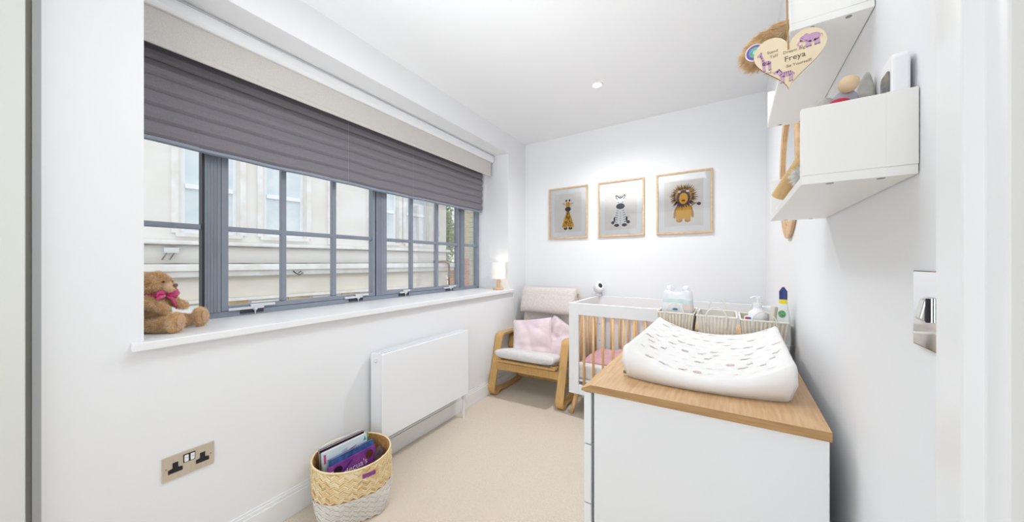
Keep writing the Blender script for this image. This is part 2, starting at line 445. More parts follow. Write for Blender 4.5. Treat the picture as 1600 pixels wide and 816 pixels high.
b = lathe([(0.011, 0), (0.011, 0.004), (0.006, 0.005), (0.005, 0.010)], 12, T=TR((RX0+RX1)/2, RY0+0.0005, 0.612) @ Matrix.Rotation(PI/2, 4, 'X'))
obj('air_vent', b, M_chrome, t)
b = tube([(RX1-0.03, RY1-0.02, RZ0), (RX1-0.03, RY1-0.02, 0.0)], 0.0085, 10); bx(b, RX1-0.042, RX1-0.018, RY1-0.033, RY1-0.008, RZ0-0.04, RZ0)
obj('valve_pipe', b, M_rad, t, smooth=False)
b = tube([(RX1-0.03, RY0+0.02, RZ0), (RX1-0.03, RY0+0.02, 0.0)], 0.0085, 10); obj('valve_pipe', b, M_rad, t)
for y in (RY0+0.15, RY1-0.15): obj('wall_bracket', box(0.0, RX0, y, y+0.03, 0.3, 0.6), M_rad, t)

# ------------------------------------------------------------------ double socket
t = thing('wall_socket', 'double brushed nickel power socket with black inserts low on the window wall', 'socket', ML)
SY0, SY1, SZ0, SZ1 = -2.714, -2.572, 0.385, 0.471
obj('plate', box(0, 0.006, SY0, SY1, SZ0, SZ1), M_nickel, t, bev=0.0015)
for cy in (SY0+0.034, SY1-0.034):
    b = B(); pts = [(-.019, -.020), (.019, -.020), (.019, -.006), (.0075, -.003), (.0075, .016), (-.0075, .016), (-.0075, -.003), (-.019, -.006)]
    Tm = Matrix(((0, 0, 1, 0.0062), (1, 0, 0, cy), (0, 1, 0, 0.428), (0, 0, 0, 1)))
    prism(pts, 0, 0.0018, bm=b, T=Tm); obj('outlet_insert', b, M_black, t, bev=0.001)
b = box(0.006, 0.0075, (SY0+SY1)/2-0.0165, (SY0+SY1)/2+0.0165, 0.430, 0.460); obj('switch_surround', b, M_black, t, bev=0.0015)
for s in (-1, 1):
    cy = (SY0+SY1)/2+s*0.0083
    b = box(0.0076, 0.0115, cy-0.0058, cy+0.0058, 0.433, 0.457); r_ = obj('rocker', b, M_white, t, bev=0.002)
    obj('indicator', box(0.0116, 0.0119, cy-0.003, cy+0.003, 0.447, 0.449), mat('grey_mark', (170, 180, 195), 0.5), r_)
for cy in (SY0+0.010, SY1-0.010):
    obj('screw', lathe([(0.0028, 0), (0.0028, 0.0008), (0.001, 0.0012)], 10, T=TR(0.006, cy, 0.4285) @ Matrix.Rotation(PI/2, 4, 'Y')), mat('nickel_screw', (170, 160, 145), 0.3, metal=.8), t)

# ------------------------------------------------------------------ chrome switch plate on the right wall
t = thing('light_switch', 'polished chrome light switch plate with a toggle on the right wall', 'switch', MR)
y0 = 0.505-3.003; y1 = 0.596-3.003
obj('plate', box(-0.005, 0, y0, y1, 1.067, 1.155), M_chrome, t, bev=0.0015)
cy = (y0+y1)/2+0.003
obj('collar', box(-0.0070, -0.005, cy-0.0085, cy+0.0085, 1.098, 1.126), M_chrome, t, bev=0.001)
b = prism([(-0.0070, 1.0995), (-0.0070, 1.1245), (-0.0105, 1.1235), (-0.0145, 1.1020), (-0.0120, 1.0995)], cy-0.0062, cy+0.0062, T=Matrix(((1, 0, 0, 0), (0, 0, 1, 0), (0, 1, 0, 0), (0, 0, 0, 1))))
obj('toggle', b, mat('satin_silver', (214, 214, 210), .25, metal=.8), t, bev=0.0015)
obj('toggle_core', box(-0.0104, -0.0071, cy-0.0080, cy-0.0063, 1.0985, 1.1250), M_black, t, bev=0.0006)

# ------------------------------------------------------------------ recessed ceiling spot
t = thing('ceiling_spotlight', 'small round recessed ceiling spotlight, switched on', 'light', TR(-0.767, 2.253, 2.4))
b = lathe([(0.044, 0), (0.042, -0.003), (0.030, -0.003), (0.027, 0)], 32, cap=False); obj('bezel', b, M_white, t, smooth=True)
b = lathe([(0.0265, -0.0005), (0.0001, -0.0008)], 24, cap=False); obj('lamp_face', b, mat('spot_emitter', (255, 250, 240), 0.5, emis=30.0), t)
l = bpy.data.lights.new('spot_bulb', 'SPOT'); l.energy = 50; l.spot_size = math.radians(160); l.spot_blend = 1; l.shadow_soft_size = 0.06; l.color = (0.95, 0.975, 1.0)
lo = bpy.data.objects.new('spot_bulb', l); COL.objects.link(lo); lo.parent = t; lo.location = (0, 0, -0.02)

# ------------------------------------------------------------------ framed prints
def flat(bm, pts, lay, mi):
    vs = [bm.verts.new((x, -0.0004*lay, z)) for x, z in pts]; f = bm.faces.new(vs); f.material_index = mi
def framed(xc, label, draw, dmats):
    w, h, z0, d = 0.202, 0.2505, 1.642, 0.02
    w = 0.203
    t = thing('picture_frame', label, 'picture', TR(xc, 3.003, z0), 'animal prints on the back wall')
    for nm, q in (('frame_rail', (-w, w, h-0.014, h)), ('frame_rail', (-w, w, -h, -h+0.014)), ('frame_stile', (-w, -w+0.014, -h+0.014, h-0.014)), ('frame_stile', (w-0.014, w, -h+0.014, h-0.014))):
        obj(nm, box(q[0], q[1], -d, -0.001, q[2], q[3]), M_frame, t, bev=0.001)
    wi, hi = w-0.014, h-0.014
    a, c = 0.140, 0.188
    b = B()
    bx(b, -wi, wi, -0.010, -0.0085, c, hi); bx(b, -wi, wi, -0.010, -0.0085, -hi, -c)
    bx(b, -wi, -a, -0.010, -0.0085, -c, c); bx(b, a, wi, -0.010, -0.0085, -c, c)
    obj('mount', b, M_matb, t)
    pr = obj('print', box(-a-0.005, a+0.005, -0.0080, -0.0065, -c-0.005, c+0.005), M_paper, t)
    b = B(); draw(b)
    for v in b.verts: v.co.y -= 0.0083
    bm_keep = obj('drawing', b, dmats, pr)
    obj('glass', box(-wi, wi, -0.0145, -0.0125, -hi, hi), M_pglass, t)
P = lambda n, c, **k: mat('print_'+n, c, 0.8, **k)
k_yel, k_brn, k_drk, k_pnk = P('yellow', (226, 180, 60), rgb2=(214, 160, 50), vscale=30), P('brown', (120, 84, 50)), P('dark', (74, 66, 66)), P('pink', (222, 170, 160))
k_wht, k_gry = P('white', (240, 240, 242)), P('charcoal', (72, 74, 80))
k_amb, k_gold, k_dp = P('amber', (206, 156, 70), rgb2=(170, 122, 60), vscale=60), P('gold', (228, 172, 40)), P('plum', (84, 62, 76))
def scatter_in(pts_fn, n, rnd, zr): pass
def giraffe(b):
    F = flat
    for s in (-1, 1):
        F(b, ell(s*0.026, -0.150, 0.020, 0.016), 1, 2); F(b, ell(s*0.045, -0.110, 0.012, 0.035, rot=s*0.3), 1, 0)
        F(b, [(s*0.013, 0.075), (s*0.019, 0.075), (s*0.021, 0.115), (s*0.013, 0.115)], 1, 0)
        F(b, ell(s*0.017, 0.120, 0.009, 0.012), 2, 2); F(b, ell(s*0.040, 0.088, 0.020, 0.007, rot=s*0.35), 1, 3)
    F(b, [(-0.012, 0.03), (0.012, 0.03), (0.022, -0.01), (0.045, -0.07), (0.052, -0.12), (0.030, -0.15), (0.008, -0.135), (-0.008, -0.135), (-0.030, -0.15), (-0.052, -0.12), (-0.045, -0.07), (-0.022, -0.01)], 2, 0)
    F(b, ell(0, 0.075, 0.022, 0.030), 3, 0); F(b, ell(0, 0.036, 0.031, 0.023), 4, 2)
    for s in (-1, 1): F(b, ell(s*0.009, 0.090, 0.004, 0.005), 4, 2)
    rnd = random.Random(3)
    for i in range(60):
        z = rnd.uniform(-0.13, 0.01); hw = 0.012+(0.01-z)*0.26; x = rnd.uniform(-hw, hw)*0.9
        F(b, ell(x, z, 0.0045, 0.0055, 6, rot=rnd.random()), 4, 1)
def zebra(b):
    F = flat
    for s in (-1, 1):
        F(b, ell(s*0.034, -0.150, 0.022, 0.014), 3, 1); F(b, ell(s*0.062, -0.105, 0.014, 0.030, rot=s*0.3), 1, 0); F(b, ell(s*0.068, -0.125, 0.014, 0.014), 2, 1)
        F(b, ell(s*0.026, 0.098, 0.012, 0.026, rot=-s*0.6), 1, 1); F(b, ell(s*0.026, 0.097, 0.006, 0.017, rot=-s*0.6), 2, 0)
        F(b, ell(s*0.020, 0.052, 0.008, 0.003, rot=s*.4), 4, 1)
    F(b, [(-0.03, 0.03), (0.03, 0.03), (0.045, -0.03), (0.062, -0.09), (0.058, -0.13), (0.035, -0.155), (0.008, -0.138), (-0.008, -0.138), (-0.035, -0.155), (-0.058, -0.13), (-0.062, -0.09), (-0.045, -0.03)], 1, 0)
    F(b, ell(0, 0.060, 0.034, 0.036), 3, 0); F(b, ell(0, 0.018, 0.038, 0.026), 4, 1)
    for i in (-1, 0, 1): F(b, [(i*0.008-0.004, 0.088), (i*0.008+0.004, 0.088), (i*0.010, 0.118)], 4, 1)
    for z in range(6):
        zz = -0.020-z*0.020; hw = 0.034+z*0.005
        for s in (-1, 1): F(b, [(s*hw, zz), (s*hw*0.45, zz-0.006), (s*hw*0.5, zz-0.001), (s*hw, zz+0.006)], 4, 1)
        F(b, [(-0.012, zz-0.006), (0, zz-0.012), (0.012, zz-0.006), (0, zz-0.016)], 4, 1)
def lion(b):
    F = flat
    for s in (-1, 1):
        F(b, ell(s*0.030, -0.140, 0.022, 0.018), 1, 0); F(b, ell(s*0.058, -0.075, 0.012, 0.050, rot=s*0.2), 1, 0)
        F(b, ell(s*0.050, 0.100, 0.018, 0.014), 5, 0)
    F(b, [(-0.045, 0.0), (0.045, 0.0), (0.056, -0.06), (0.055, -0.12), (0.040, -0.145), (0.006, -0.130), (-0.006, -0.130), (-0.040, -0.145), (-0.055, -0.12), (-0.056, -0.06)], 2, 1)
    rnd = random.Random(4)
    for i in range(64):
        a = 2*PI*i/64 + rnd.uniform(-.05, .05); r0, r1 = 0.048, rnd.uniform(0.096, 0.116); c_, s_ = math.cos(a), math.sin(a)
        n_ = 0.0085; F(b, [(r0*c_-n_*s_, 0.052+r0*s_+n_*c_), (r0*c_+n_*s_, 0.052+r0*s_-n_*c_), (r1*math.cos(a+.12), 0.052+r1*math.sin(a+.12))], 3, (0, 0, 2)[i % 3] if s_ > -0.6 else 2)
    F(b, ell(0, 0.052, 0.062, 0.062), 4, 0); F(b, ell(0, 0.040, 0.050, 0.060), 5, 2); F(b, ell(0, 0.035, 0.032, 0.046), 6, 1)
    F(b, ell(0, 0.018, 0.013, 0.008), 7, 4)
    for s in (-1, 1): F(b, ell(s*0.030, 0.092, 0.011, 0.008), 7, 3)
    F(b, [(0.05, -0.04), (0.085, -0.012), (0.105, -0.016), (0.105, -0.008), (0.083, -0.004), (0.05, -0.028)], 1, 0); F(b, ell(0.110, -0.016, 0.014, 0.013), 2, 2)
framed(-1.311, 'left print, a yellow spotted giraffe in a thin oak frame', giraffe, [k_yel, k_brn, k_drk, k_pnk])
framed(-0.806, 'middle print, a striped zebra in a thin oak frame', zebra, [k_wht, k_gry])
framed(-0.304, 'right print, a golden lion with a dark mane in a thin oak frame', lion, [k_amb, k_gold, k_dp, k_wht, P('brick', (130, 50, 40))])

# ------------------------------------------------------------------ table lamp on the sill
t = thing('table_lamp', 'small lit table lamp with a cream drum shade on the window sill end', 'lamp', ML @ TR(-0.062, -0.436, 0.896))
M_bw = mat('pale_beech', (226, 196, 164), 0.5, rgb2=(214, 180, 146), vscale=12, stretch=(2, 2, 10))
obj('base', lathe([(0.050, 0), (0.052, 0.003), (0.052, 0.017), (0.050, 0.020)], 40), M_bw, t, smooth=False, bev=0.001)
obj('stem', lathe([(0.018, 0.020), (0.018, 0.105)], 24), M_bw, t)
M_sh = mat('lamp_shade_linen', (248, 244, 238), 0.9, bump=0.2, bscale=500, emis=0.12)
obj('shade', lathe([(0.070, 0.105), (0.070, 0.262), (0.0685, 0.262), (0.0685, 0.105), (0.070, 0.105)], 40, cap=False), M_sh, t, smooth=False)
obj('bulb', lathe([(0.006, 0.10), (0.014, 0.13), (0.018, 0.16), (0.012, 0.18), (0.001, 0.186)], 16), mat('bulb_glow', (255, 238, 208), 0.5, emis=1.2), t, smooth=True)
l = bpy.data.lights.new('lamp_bulb', 'POINT'); l.energy = 0.10; l.color = (1, 0.92, 0.82); l.shadow_soft_size = 0.03
lo = bpy.data.objects.new('lamp_bulb', l); COL.objects.link(lo); lo.parent = t; lo.location = (0, 0, 0.235)
pts = [(0.045, 0.02, 0.008), (0.065, 0.08, 0.004), (0.075, 0.135, 0.004), (0.076, 0.152, -0.015), (0.074, 0.165, -0.06), (0.068, 0.18, -0.14), (0.066, 0.20, -0.28), (0.066, 0.22, -0.50)]
obj('cord', tube(pts, 0.0022, 6), M_white, t, smooth=True)

# ------------------------------------------------------------------ rocking chair
CA = math.radians(4.5)
MC = TR(-1.424, 2.655, 0, CA)
t = thing('rocking_chair', 'bentwood birch rocking chair with oatmeal cushions in the far corner', 'chair', MC)
armz = 0.515
path = [(0.20, 0.488), (0.05, 0.502), (-0.10, 0.508)] + arc(-0.165, 0.465, 0.045, 90, 168, 6) + [(-0.262, 0.28), (-0.330, 0.085)] + arc(-0.284, 0.063, 0.052, 165, 262, 7)
R0 = 1.35
for i in range(9):
    y = -0.24+i*0.46/8; path.append((y, 0.0115 + (y-0.02)**2/(2*R0)*1.0))
inner = [(-0.02, 0.492), (-0.06, 0.482), (-0.10, 0.46), (-0.135, 0.42), (-0.165, 0.36)]
for s in (-1, 1):
    xc_ = -0.322 if s < 0 else 0.302; x0, x1 = (xc_-0.033, xc_+0.033)
    obj('side_frame', strip(path, x0, x1, 0.021), M_birch, t, bev=0.0025)
    obj('arm_brace', strip([(0.16, 0.478), (0.10, 0.470), (0.03, 0.44), (0.02, 0.36), (0.05, 0.22), (0.11, 0.10), (0.17, 0.032)], x0+0.004, x1-0.004, 0.018), M_birch, t, bev=0.002)
obj('front_rail', box(-0.289, 0.269, -0.288, -0.266, 0.222, 0.285), M_birch, t, bev=0.003)
obj('rear_rail', box(-0.289, 0.269, 0.10, 0.12, 0.05, 0.10), M_birch, t, bev=0.003)
sp = [(-0.335, 0.330), (-0.20, 0.305), (-0.02, 0.262), (0.06, 0.250), (0.115, 0.275), (0.15, 0.34), (0.20, 0.52), (0.245, 0.70), (0.275, 0.86)]
for s in (-1, 1): obj('seat_runner', strip(sp, s*0.245-0.02, s*0.245+0.02, 0.016), M_birch, t, bev=0.002)
obj('seat_runner', strip([(-0.345, 0.318), (-0.30, 0.318)], -0.265, 0.265, 0.02), M_birch, t, bev=0.002)

def cushion_strip(path, hw, th, nx=14, puff=0.35, seed=0, rib=0, edge=0.5, fat=0):
    """padded slab following a path of (y,z), rounded all round"""
    bm = B(); n = len(path); rings = []
    def nrm(i):
        a = path[max(i-1, 0)]; c = path[min(i+1, n-1)]; d = Vector((c[0]-a[0], c[1]-a[1])).normalized(); return Vector((-d.y, d.x))
    for i, (y, z) in enumerate(path):
        u = i/(n-1); e = min(u, 1-u)*n*0.5
        k = min(1, math.sqrt(max(0.0, 1-(1-min(1, e/1.2))**2))+0.25)
        if fat: k = max(0.22, math.sqrt(max(0, 1-abs(2*u-1)**3)))
        N = nrm(i); ring = []
        for j in range(2*nx):
            a = 2*PI*j/(2*nx)
            cx = math.copysign(abs(math.cos(a))**0.35, math.cos(a)); sy = math.copysign(abs(math.sin(a))**0.75, math.sin(a))
            px = hw*cx*(0.985+0.015*k); q = th/2*sy*k
            q += 0.003*noise.noise(Vector((px*14, u*9+seed, a)))
            ring.append(bm.verts.new((px, y+N.x*q, z+N.y*q)))
        rings.append(ring)
    m_ = 2*nx
    for a, c in zip(rings, rings[1:]):
        for j in range(m_): bm.faces.new((a[j], a[(j+1) % m_], c[(j+1) % m_], c[j]))
    bm.faces.new(rings[0][::-1]); bm.faces.new(rings[-1])
    return bm
def smooth_path(p, n):
    o = []; 
    for i in range(len(p)-1):
        p0, p1, p2, p3 = p[max(i-1, 0)], p[i], p[i+1], p[min(i+2, len(p)-1)]
        for k in range(n):
            t_ = k/n
            o.append(tuple(0.5*((2*p1[d])+(-p0[d]+p2[d])*t_+(2*p0[d]-5*p1[d]+4*p2[d]-p3[d])*t_**2+(-p0[d]+3*p1[d]-3*p2[d]+p3[d])*t_**3) for d in range(len(p1))))
    o.append(p[-1]); return o
seatp = smooth_path([(-0.375, 0.392), (-0.30, 0.384), (-0.15, 0.352), (0.0, 0.312), (0.09, 0.300)], 6)
backp = smooth_path([(0.10, 0.33), (0.13, 0.45), (0.175, 0.60), (0.215, 0.76), (0.245, 0.905)], 6)
o = obj('seat_cushion', cushion_strip(seatp, 0.268, 0.075, seed=1), M_linlit, t, smooth=True)
o = obj('back_cushion', cushion_strip(backp, 0.262, 0.060, seed=3), M_lin, t, smooth=True)
hp = smooth_path([(0.108, 0.680), (0.134, 0.75), (0.165, 0.84), (0.186, 0.915)], 7)
o = obj('headrest', cushion_strip(hp, 0.272, 0.105, seed=6, fat=1), M_lin, t, smooth=True)
for s in (-1, 1): tag(obj('headrest_strap', box(s*0.2745-0.002, s*0.2745+0.002, 0.17, 0.25, 0.80, 0.83), M_lin, t), None)

def pillow(w, h, th, seed, n=36, pinch=0.10, wr=0.010):
    bm = B(); rnd = random.Random(seed); top, bot = {}, {}
    folds = [(rnd.uniform(-.9, .9), rnd.uniform(-.9, .9), rnd.uniform(0, PI), rnd.uniform(7, 15)) for _ in range(11)]
    for sgn, D in ((1, top), (-1, bot)):
        for i in range(n+1):
            for j in range(n+1):
                u, v = i/n*2-1, j/n*2-1
                if sgn == -1 and (i in (0, n) or j in (0, n)): D[i, j] = top[i, j]; continue
                x = u*(1-pinch*(1-v*v)**1.0*0.55)*w/2*1.02; y = v*(1-pinch*(1-u*u)*0.55)*h/2*1.02
                z = (max(0, 1-u*u)**0.55)*(max(0, 1-v*v)**0.55)*th/2
                edge = min(1, 4*min(1-abs(u), 1-abs(v)))
                f = 0
                for (a, c, g, k) in folds:
                    dd = (u-a)*math.cos(g)+(v-c)*math.sin(g); ee = -(u-a)*math.sin(g)+(v-c)*math.cos(g)
                    f += math.exp(-(ee*k*0.6)**2)*math.exp(-(dd*1.5)**2)
                z -= sgn*0 + wr*f*edge; z += 0.004*noise.noise(Vector((u*3+seed, v*3, sgn)))*edge
                D[i, j] = bm.verts.new((x, y, sgn*z))
    for D in (top, bot):
        for i in range(n):
            for j in range(n):
                q = [D[i, j], D[i+1, j], D[i+1, j+1], D[i, j+1]]
                try: bm.faces.new(q)
                except ValueError: pass
    return bm
o = obj('cushion', pillow(0.355, 0.330, 0.17, 5, wr=0.013), M_pink, None, Matrix.Translation((-1.452, 2.538, 0.500)) @ Matrix.Rotation(math.radians(14), 4, 'Z') @ Matrix.Rotation(math.radians(62), 4, 'X') @ Matrix.Rotation(math.radians(8), 4, 'Z'), smooth=True)
tag(o, 'smooth pink velvet cushion standing in front on the left of the chair seat', 'cushion', 'pink velvet cushions')
o = obj('cushion', pillow(0.37, 0.36, 0.17, 11, wr=0.024), M_pink, None, Matrix.Translation((-1.262, 2.640, 0.470)) @ Matrix.Rotation(math.radians(-4), 4, 'Z') @ Matrix.Rotation(math.radians(58), 4, 'X') @ Matrix.Rotation(math.radians(-24), 4, 'Z'), smooth=True)
tag(o, 'crumpled pink velvet cushion tucked behind the other on the chair', 'cushion', 'pink velvet cushions')

# ------------------------------------------------------------------ cot
CX0, CX1, CY0, CY1, CZ = -1.008, 0.185, 2.320, 2.955, 0.855
t = thing('cot', 'white cot with oak spindles along the back wall behind the dresser', 'cot', TR(CX0, CY0, 0))
w, d = CX1-CX0, CY1-CY0
PW = 0.075; zb = 0.178
for x in (0, w-PW):
    for y in (0, d-0.022): obj('post', box(x, x+PW, y, y+0.022, zb, CZ), M_white, t, bev=0.002)
for y in (0.0005, d-0.0215):
    obj('side_rail', box(PW, w-PW, y, y+0.021, CZ-0.086, CZ), M_white, t, bev=0.002)
    obj('side_rail', box(PW, w-PW, y, y+0.021, zb, zb+0.07), M_white, t, bev=0.002)
for x in (0.0005, w-0.0225):
    obj('end_rail', box(x, x+0.022, 0.0225, d-0.0225, CZ-0.085, CZ-0.002), M_white, t, bev=0.002)
    obj('end_rail', box(x, x+0.022, 0.0225, d-0.0225, zb, zb+0.07), M_white, t, bev=0.002)
sb = lathe([(0.0085, zb+0.07), (0.0085, CZ-0.086)], 12)
for i in range(15):
    x = PW+0.040+i*0.0715
    if x > w-PW-0.01: break
    for y in (0.011, d-0.011):
        o = obj('spindle', lathe([(0.0088, zb+0.07), (0.0088, CZ-0.086)], 12, T=TR(x+(0.02 if y > .1 else 0), y, 0)), M_pine, t)
        o.data.shade_smooth()
for i in range(8):
    y = 0.062+i*0.073
    for x in (0.0115, w-0.0115): obj('spindle', lathe([(0.0088, zb+0.07), (0.0088, CZ-0.085)], 12, T=TR(x, y, 0)), M_pine, t, smooth=True)
for x, sx_ in ((0.045, -1), (w-0.045, 1)):
    for y, sy_ in ((0.06, -1), (d-0.06, 1)):
        obj('leg', tube([(x, y, zb+0.002), (x+sx_*0.045, y+sy_*0.012, 0.0)], 0.02, 16, radii=[0.021, 0.0125]), M_pine, t, smooth=True)
obj('base_board', box(0.024, w-0.024, 0.024, d-0.024, 0.27, 0.285), M_white, t)
for z in (0.60, 0.45): 
    obj('fixing_hole', lathe([(0.004, 0), (0.004, 0.001)], 10, T=TR(PW*0.45, d-0.0222, z) @ Matrix.Rotation(PI/2, 4, 'X')), mat('hole_grey', (120, 120, 120), 0.6), t)
o = obj('mattress', box(CX0+0.03, CX1-0.03, CY0+0.03, CY1-0.03, 0.286, 0.385), mat('mattress_cover', (232, 226, 220), 0.9, var=0.03, vscale=60), bev=0.02, seg=4)
tag(o, 'off-white mattress inside the white cot', 'mattress')
b = B(); n = 26; G = {}
for i in range(n+1):
    for j in range(n+1):
        u, v = i/n, j/n; x = CX0+0.045+u*0.62; y = CY0+0.12+v*0.44
        z = 0.402+0.020*noise.noise(Vector((u*5, v*4, 2)))+0.010*noise.noise(Vector((u*13, v*11, 5)))+0.03*math.exp(-((u-.35)**2+(v-.75)**2)*18)
        if i in (0, n) or j in (0, n): z = 0.388
        G[i, j] = b.verts.new((x, y, z))
for i in range(n):
    for j in range(n): b.faces.new((G[i, j], G[i+1, j], G[i+1, j+1], G[i, j+1]))
o = obj('blanket', b, M_pinkc, None, smooth=True); s = o.modifiers.new('s', 'SOLIDIFY'); s.thickness = 0.010; s.offset = -1
tag(o, 'pink cotton blanket spread on the cot mattress', 'blanket')

# baby camera on the cot's back corner
t = thing('baby_monitor_camera', 'small white baby camera with a black lens on the cot back corner', 'camera', TR(-0.985, 2.935, 0.856))
obj('stand', lathe([(0.026, 0), (0.028, 0.004), (0.022, 0.012), (0.010, 0.016), (0.009, 0.03)], 24), M_white, t, smooth=True)
HT = TR(0.0, 0, 0.028, math.radians(-46)) @ Matrix.Rotation(math.radians(66), 4, 'Y') @ Matrix.Rotation(0, 4, 'X')
HT = TR(-0.010, 0.004, 0.030) @ (Vector((0.42, -0.62, 0.62)).normalized().to_track_quat('Z', 'Y').to_matrix().to_4x4())
HT = TR(0, 0, 0.075, 0) @ Matrix.Scale(1.3, 4) @ (Vector((0.55, -0.62, 0.45)).normalized().to_track_quat('Z', 'Y').to_matrix().to_4x4())
b = lathe([(0.001, -0.036), (0.020, -0.034), (0.030, -0.022), (0.0325, 0.0), (0.031, 0.020), (0.026, 0.030), (0.018, 0.033)], 28, T=HT @ Matrix.Diagonal((1, 1.25, 1, 1)))
hd = obj('head', b, M_white, t, smooth=True)
b = lathe([(0.014, 0.032), (0.013, 0.0355), (0.001, 0.037)], 24, T=HT @ Matrix.Diagonal((1, 1.25, 1, 1))); obj('lens', b, M_black, hd, smooth=True)
obj('cord', tube([(0.005, -0.03, 0.03), (0.012, -0.045, -0.02), (0.006, -0.045, -0.12), (0.012, -0.045, -0.25)], 0.0022, 6), M_white, t, smooth=True)
o = obj('cord', tube([(-0.02, -0.02, 0.01), (-0.03, -0.03, 0.03), (-0.055, -0.02, 0.028), (-0.062, 0.0, 0.0), (-0.06, 0.03, -0.2)], 0.0022, 6), M_white, t, smooth=True)

# ------------------------------------------------------------------ dresser
t = thing('chest_of_drawers', 'white chest of drawers with an oak top used as changing table', 'dresser', Matrix.Identity(4))
q = [(-0.318, 0.812), (0.160, 0.829), (0.180, 1.99), (-0.328, 1.99)]     # worktop in plan
ZT, TH = 0.85, 0.018
inset = 0.024
b = B()
top = [(-0.318+inset, 0.8125), q[1], q[2], (-0.328+inset, 1.99)]
prism(top, ZT-TH, ZT, bm=b, mi=0)
for f in b.faces:
    f.material_index = 0 if abs(f.normal.z) > 0.5 or f.calc_area() > 1 else 1
b.normal_update()
for f in b.faces: f.material_index = 0 if abs(f.normal.z) > 0.5 else 1
obj('worktop', b, [M_oak, M_oakx], t)
b = B()   # bevelled gripping edge on the drawer side
pr = [(inset, ZT), (0.0, ZT-0.012), (0.0, ZT-TH), (inset, ZT-TH)]
L0 = [b.verts.new((-0.318+x+0.0, 0.812, z)) for x, z in pr]; L1 = [b.verts.new((-0.328+x, 1.99, z)) for x, z in pr]
b.faces.new(L0[::-1]).material_index = 1; b.faces.new(L1)
for i in range(4): b.faces.new((L0[i], L0[(i+1) % 4], L1[(i+1) % 4], L1[i]))
obj('worktop_edge', b, [M_oakl, M_oakx], t)
zc = ZT-TH
b = prism([(-0.288, 0.822), (0.158, 0.838), (0.176, 1.98), (-0.298, 1.98)], 0.03, zc-0.0005); obj('carcass', b, M_white, t, bev=0.001)
obj('plinth', prism([(-0.270, 0.85), (0.150, 0.86), (0.165, 1.96), (-0.28, 1.96)], 0.0, 0.03), M_white, t)
zs = [zc-0.004, 0.692, 0.540, 0.388, 0.236, 0.040]
for a, c in zip(zs, zs[1:]):
    for k in (0, 1):
        ya, yb = (0.818, 1.398) if k == 0 else (1.402, 1.982)
        xa, xb = (-0.3135-0.0000, -0.319) if k == 0 else (-0.319, -0.3235)
        dr = obj('drawer_front', prism([(xa, ya), (xa+0.019, ya), (xb+0.019, yb), (xb, yb)], c+0.0035, a), M_white, t, bev=0.0015)

# ------------------------------------------------------------------ changing mat
def matm():
    bm = B(); nu, nv = 48, 44; G = {}; Hh = {}
    def xl(v): return (-0.243+(-0.222+0.243)*0 - 0.002*v, 0.128+0.020*v)
    def topz(u, v):
        s_ = abs(2*u-1); z = 0.031 + 0.056*s_**2.3
        # shallow rise to both ends
        z += 0.004*(abs(2*v-1))**3
        return z
    def printm(u, v): return 0
    C = []
    for i in range(nu+1):
        for j in range(nv+1):
            u, v = i/nu, j/nv
            x0, x1 = xl(v); x = x0+(x1-x0)*u
            bow = -0.030*(1-(2*u-1)**2)
            y = (0.917+0.028*u+bow) + v*((1.500+0.015*u) - (0.917+0.028*u+bow))
            e = min(v*0.57, (1-v)*0.57)/0.024; f = min(1, e); k = math.sqrt(max(0, 1-(1-f)**2)) if e < 1 else 1
            eu = min(u, 1-u)*0.37/0.010; fu = min(1, eu); ku = math.sqrt(max(0, 1-(1-fu)**2))
            z = topz(u, v)*(0.55+0.45*k)*(0.86+0.14*ku)
            z += 0.0012*noise.noise(Vector((u*9, v*9, 1)))
            if v < 0.12: z += 0.0012*math.sin(u*55+v*20)*(1-v/0.12)
            G[i, j] = bm.verts.new((x, y, ZT+0.002+z))
            # underside: centre on the worktop, the long sides lift off
            H = 0.0 + 0.030*max(0, abs(2*u-1)-0.86)/0.14*0.15
            inx = 0.010; xx = x+(inx if u < 0.03 else (-inx if u > 0.97 else 0))
            yy = y+(0.012 if j == 0 else (-0.012 if j == nv else 0))
            Hh[i, j] = bm.verts.new((xx, yy, ZT+0.001+H))
    for i in range(nu):
        for j in range(nv):
            f = bm.faces.new((G[i, j], G[i+1, j], G[i+1, j+1], G[i, j+1])); 
            bm.faces.new((Hh[i, j], Hh[i, j+1], Hh[i+1, j+1], Hh[i+1, j]))
    for i in range(nu):
        bm.faces.new((G[i, 0], Hh[i, 0], Hh[i+1, 0], G[i+1, 0])); bm.faces.new((G[i, nv], G[i+1, nv], Hh[i+1, nv], Hh[i, nv]))
    for j in range(nv):
        bm.faces.new((G[0, j], G[0, j+1], Hh[0, j+1], Hh[0, j])); bm.faces.new((G[nu, j], Hh[nu, j], Hh[nu, j+1], G[nu, j+1]))
    return bm, topz, xl
def pad_material():
    m = bpy.data.materials.new('changing_mat_cover'); m.use_nodes = True; nt = m.node_tree; b = nt.nodes['Principled BSDF']
    b.inputs['Base Color'].default_value = lin(240, 238, 236); b.inputs['Roughness'].default_value = 0.6; b.inputs['Sheen Weight'].default_value = 0.1
    tc = nt.nodes.new('ShaderNodeTexCoord'); n = nt.nodes.new('ShaderNodeTexNoise'); n.inputs['Scale'].default_value = 9; n.inputs['Detail'].default_value = 2
    nt.links.new(tc.outputs['Object'], n.inputs['Vector']); bn = nt.nodes.new('ShaderNodeBump'); bn.inputs['Strength'].default_value = 0.25; bn.inputs['Distance'].default_value = 0.01
    nt.links.new(n.outputs[0], bn.inputs['Height']); nt.links.new(bn.outputs[0], b.inputs['Normal'])
    return m
t = thing('changing_mat', 'white padded changing mat with raised sides and tiny animal print on the oak top', 'changing mat', Matrix.Identity(4))
bm_, topz, xl = matm(); pad = obj('mat_body', bm_, pad_material(), t, smooth=True)
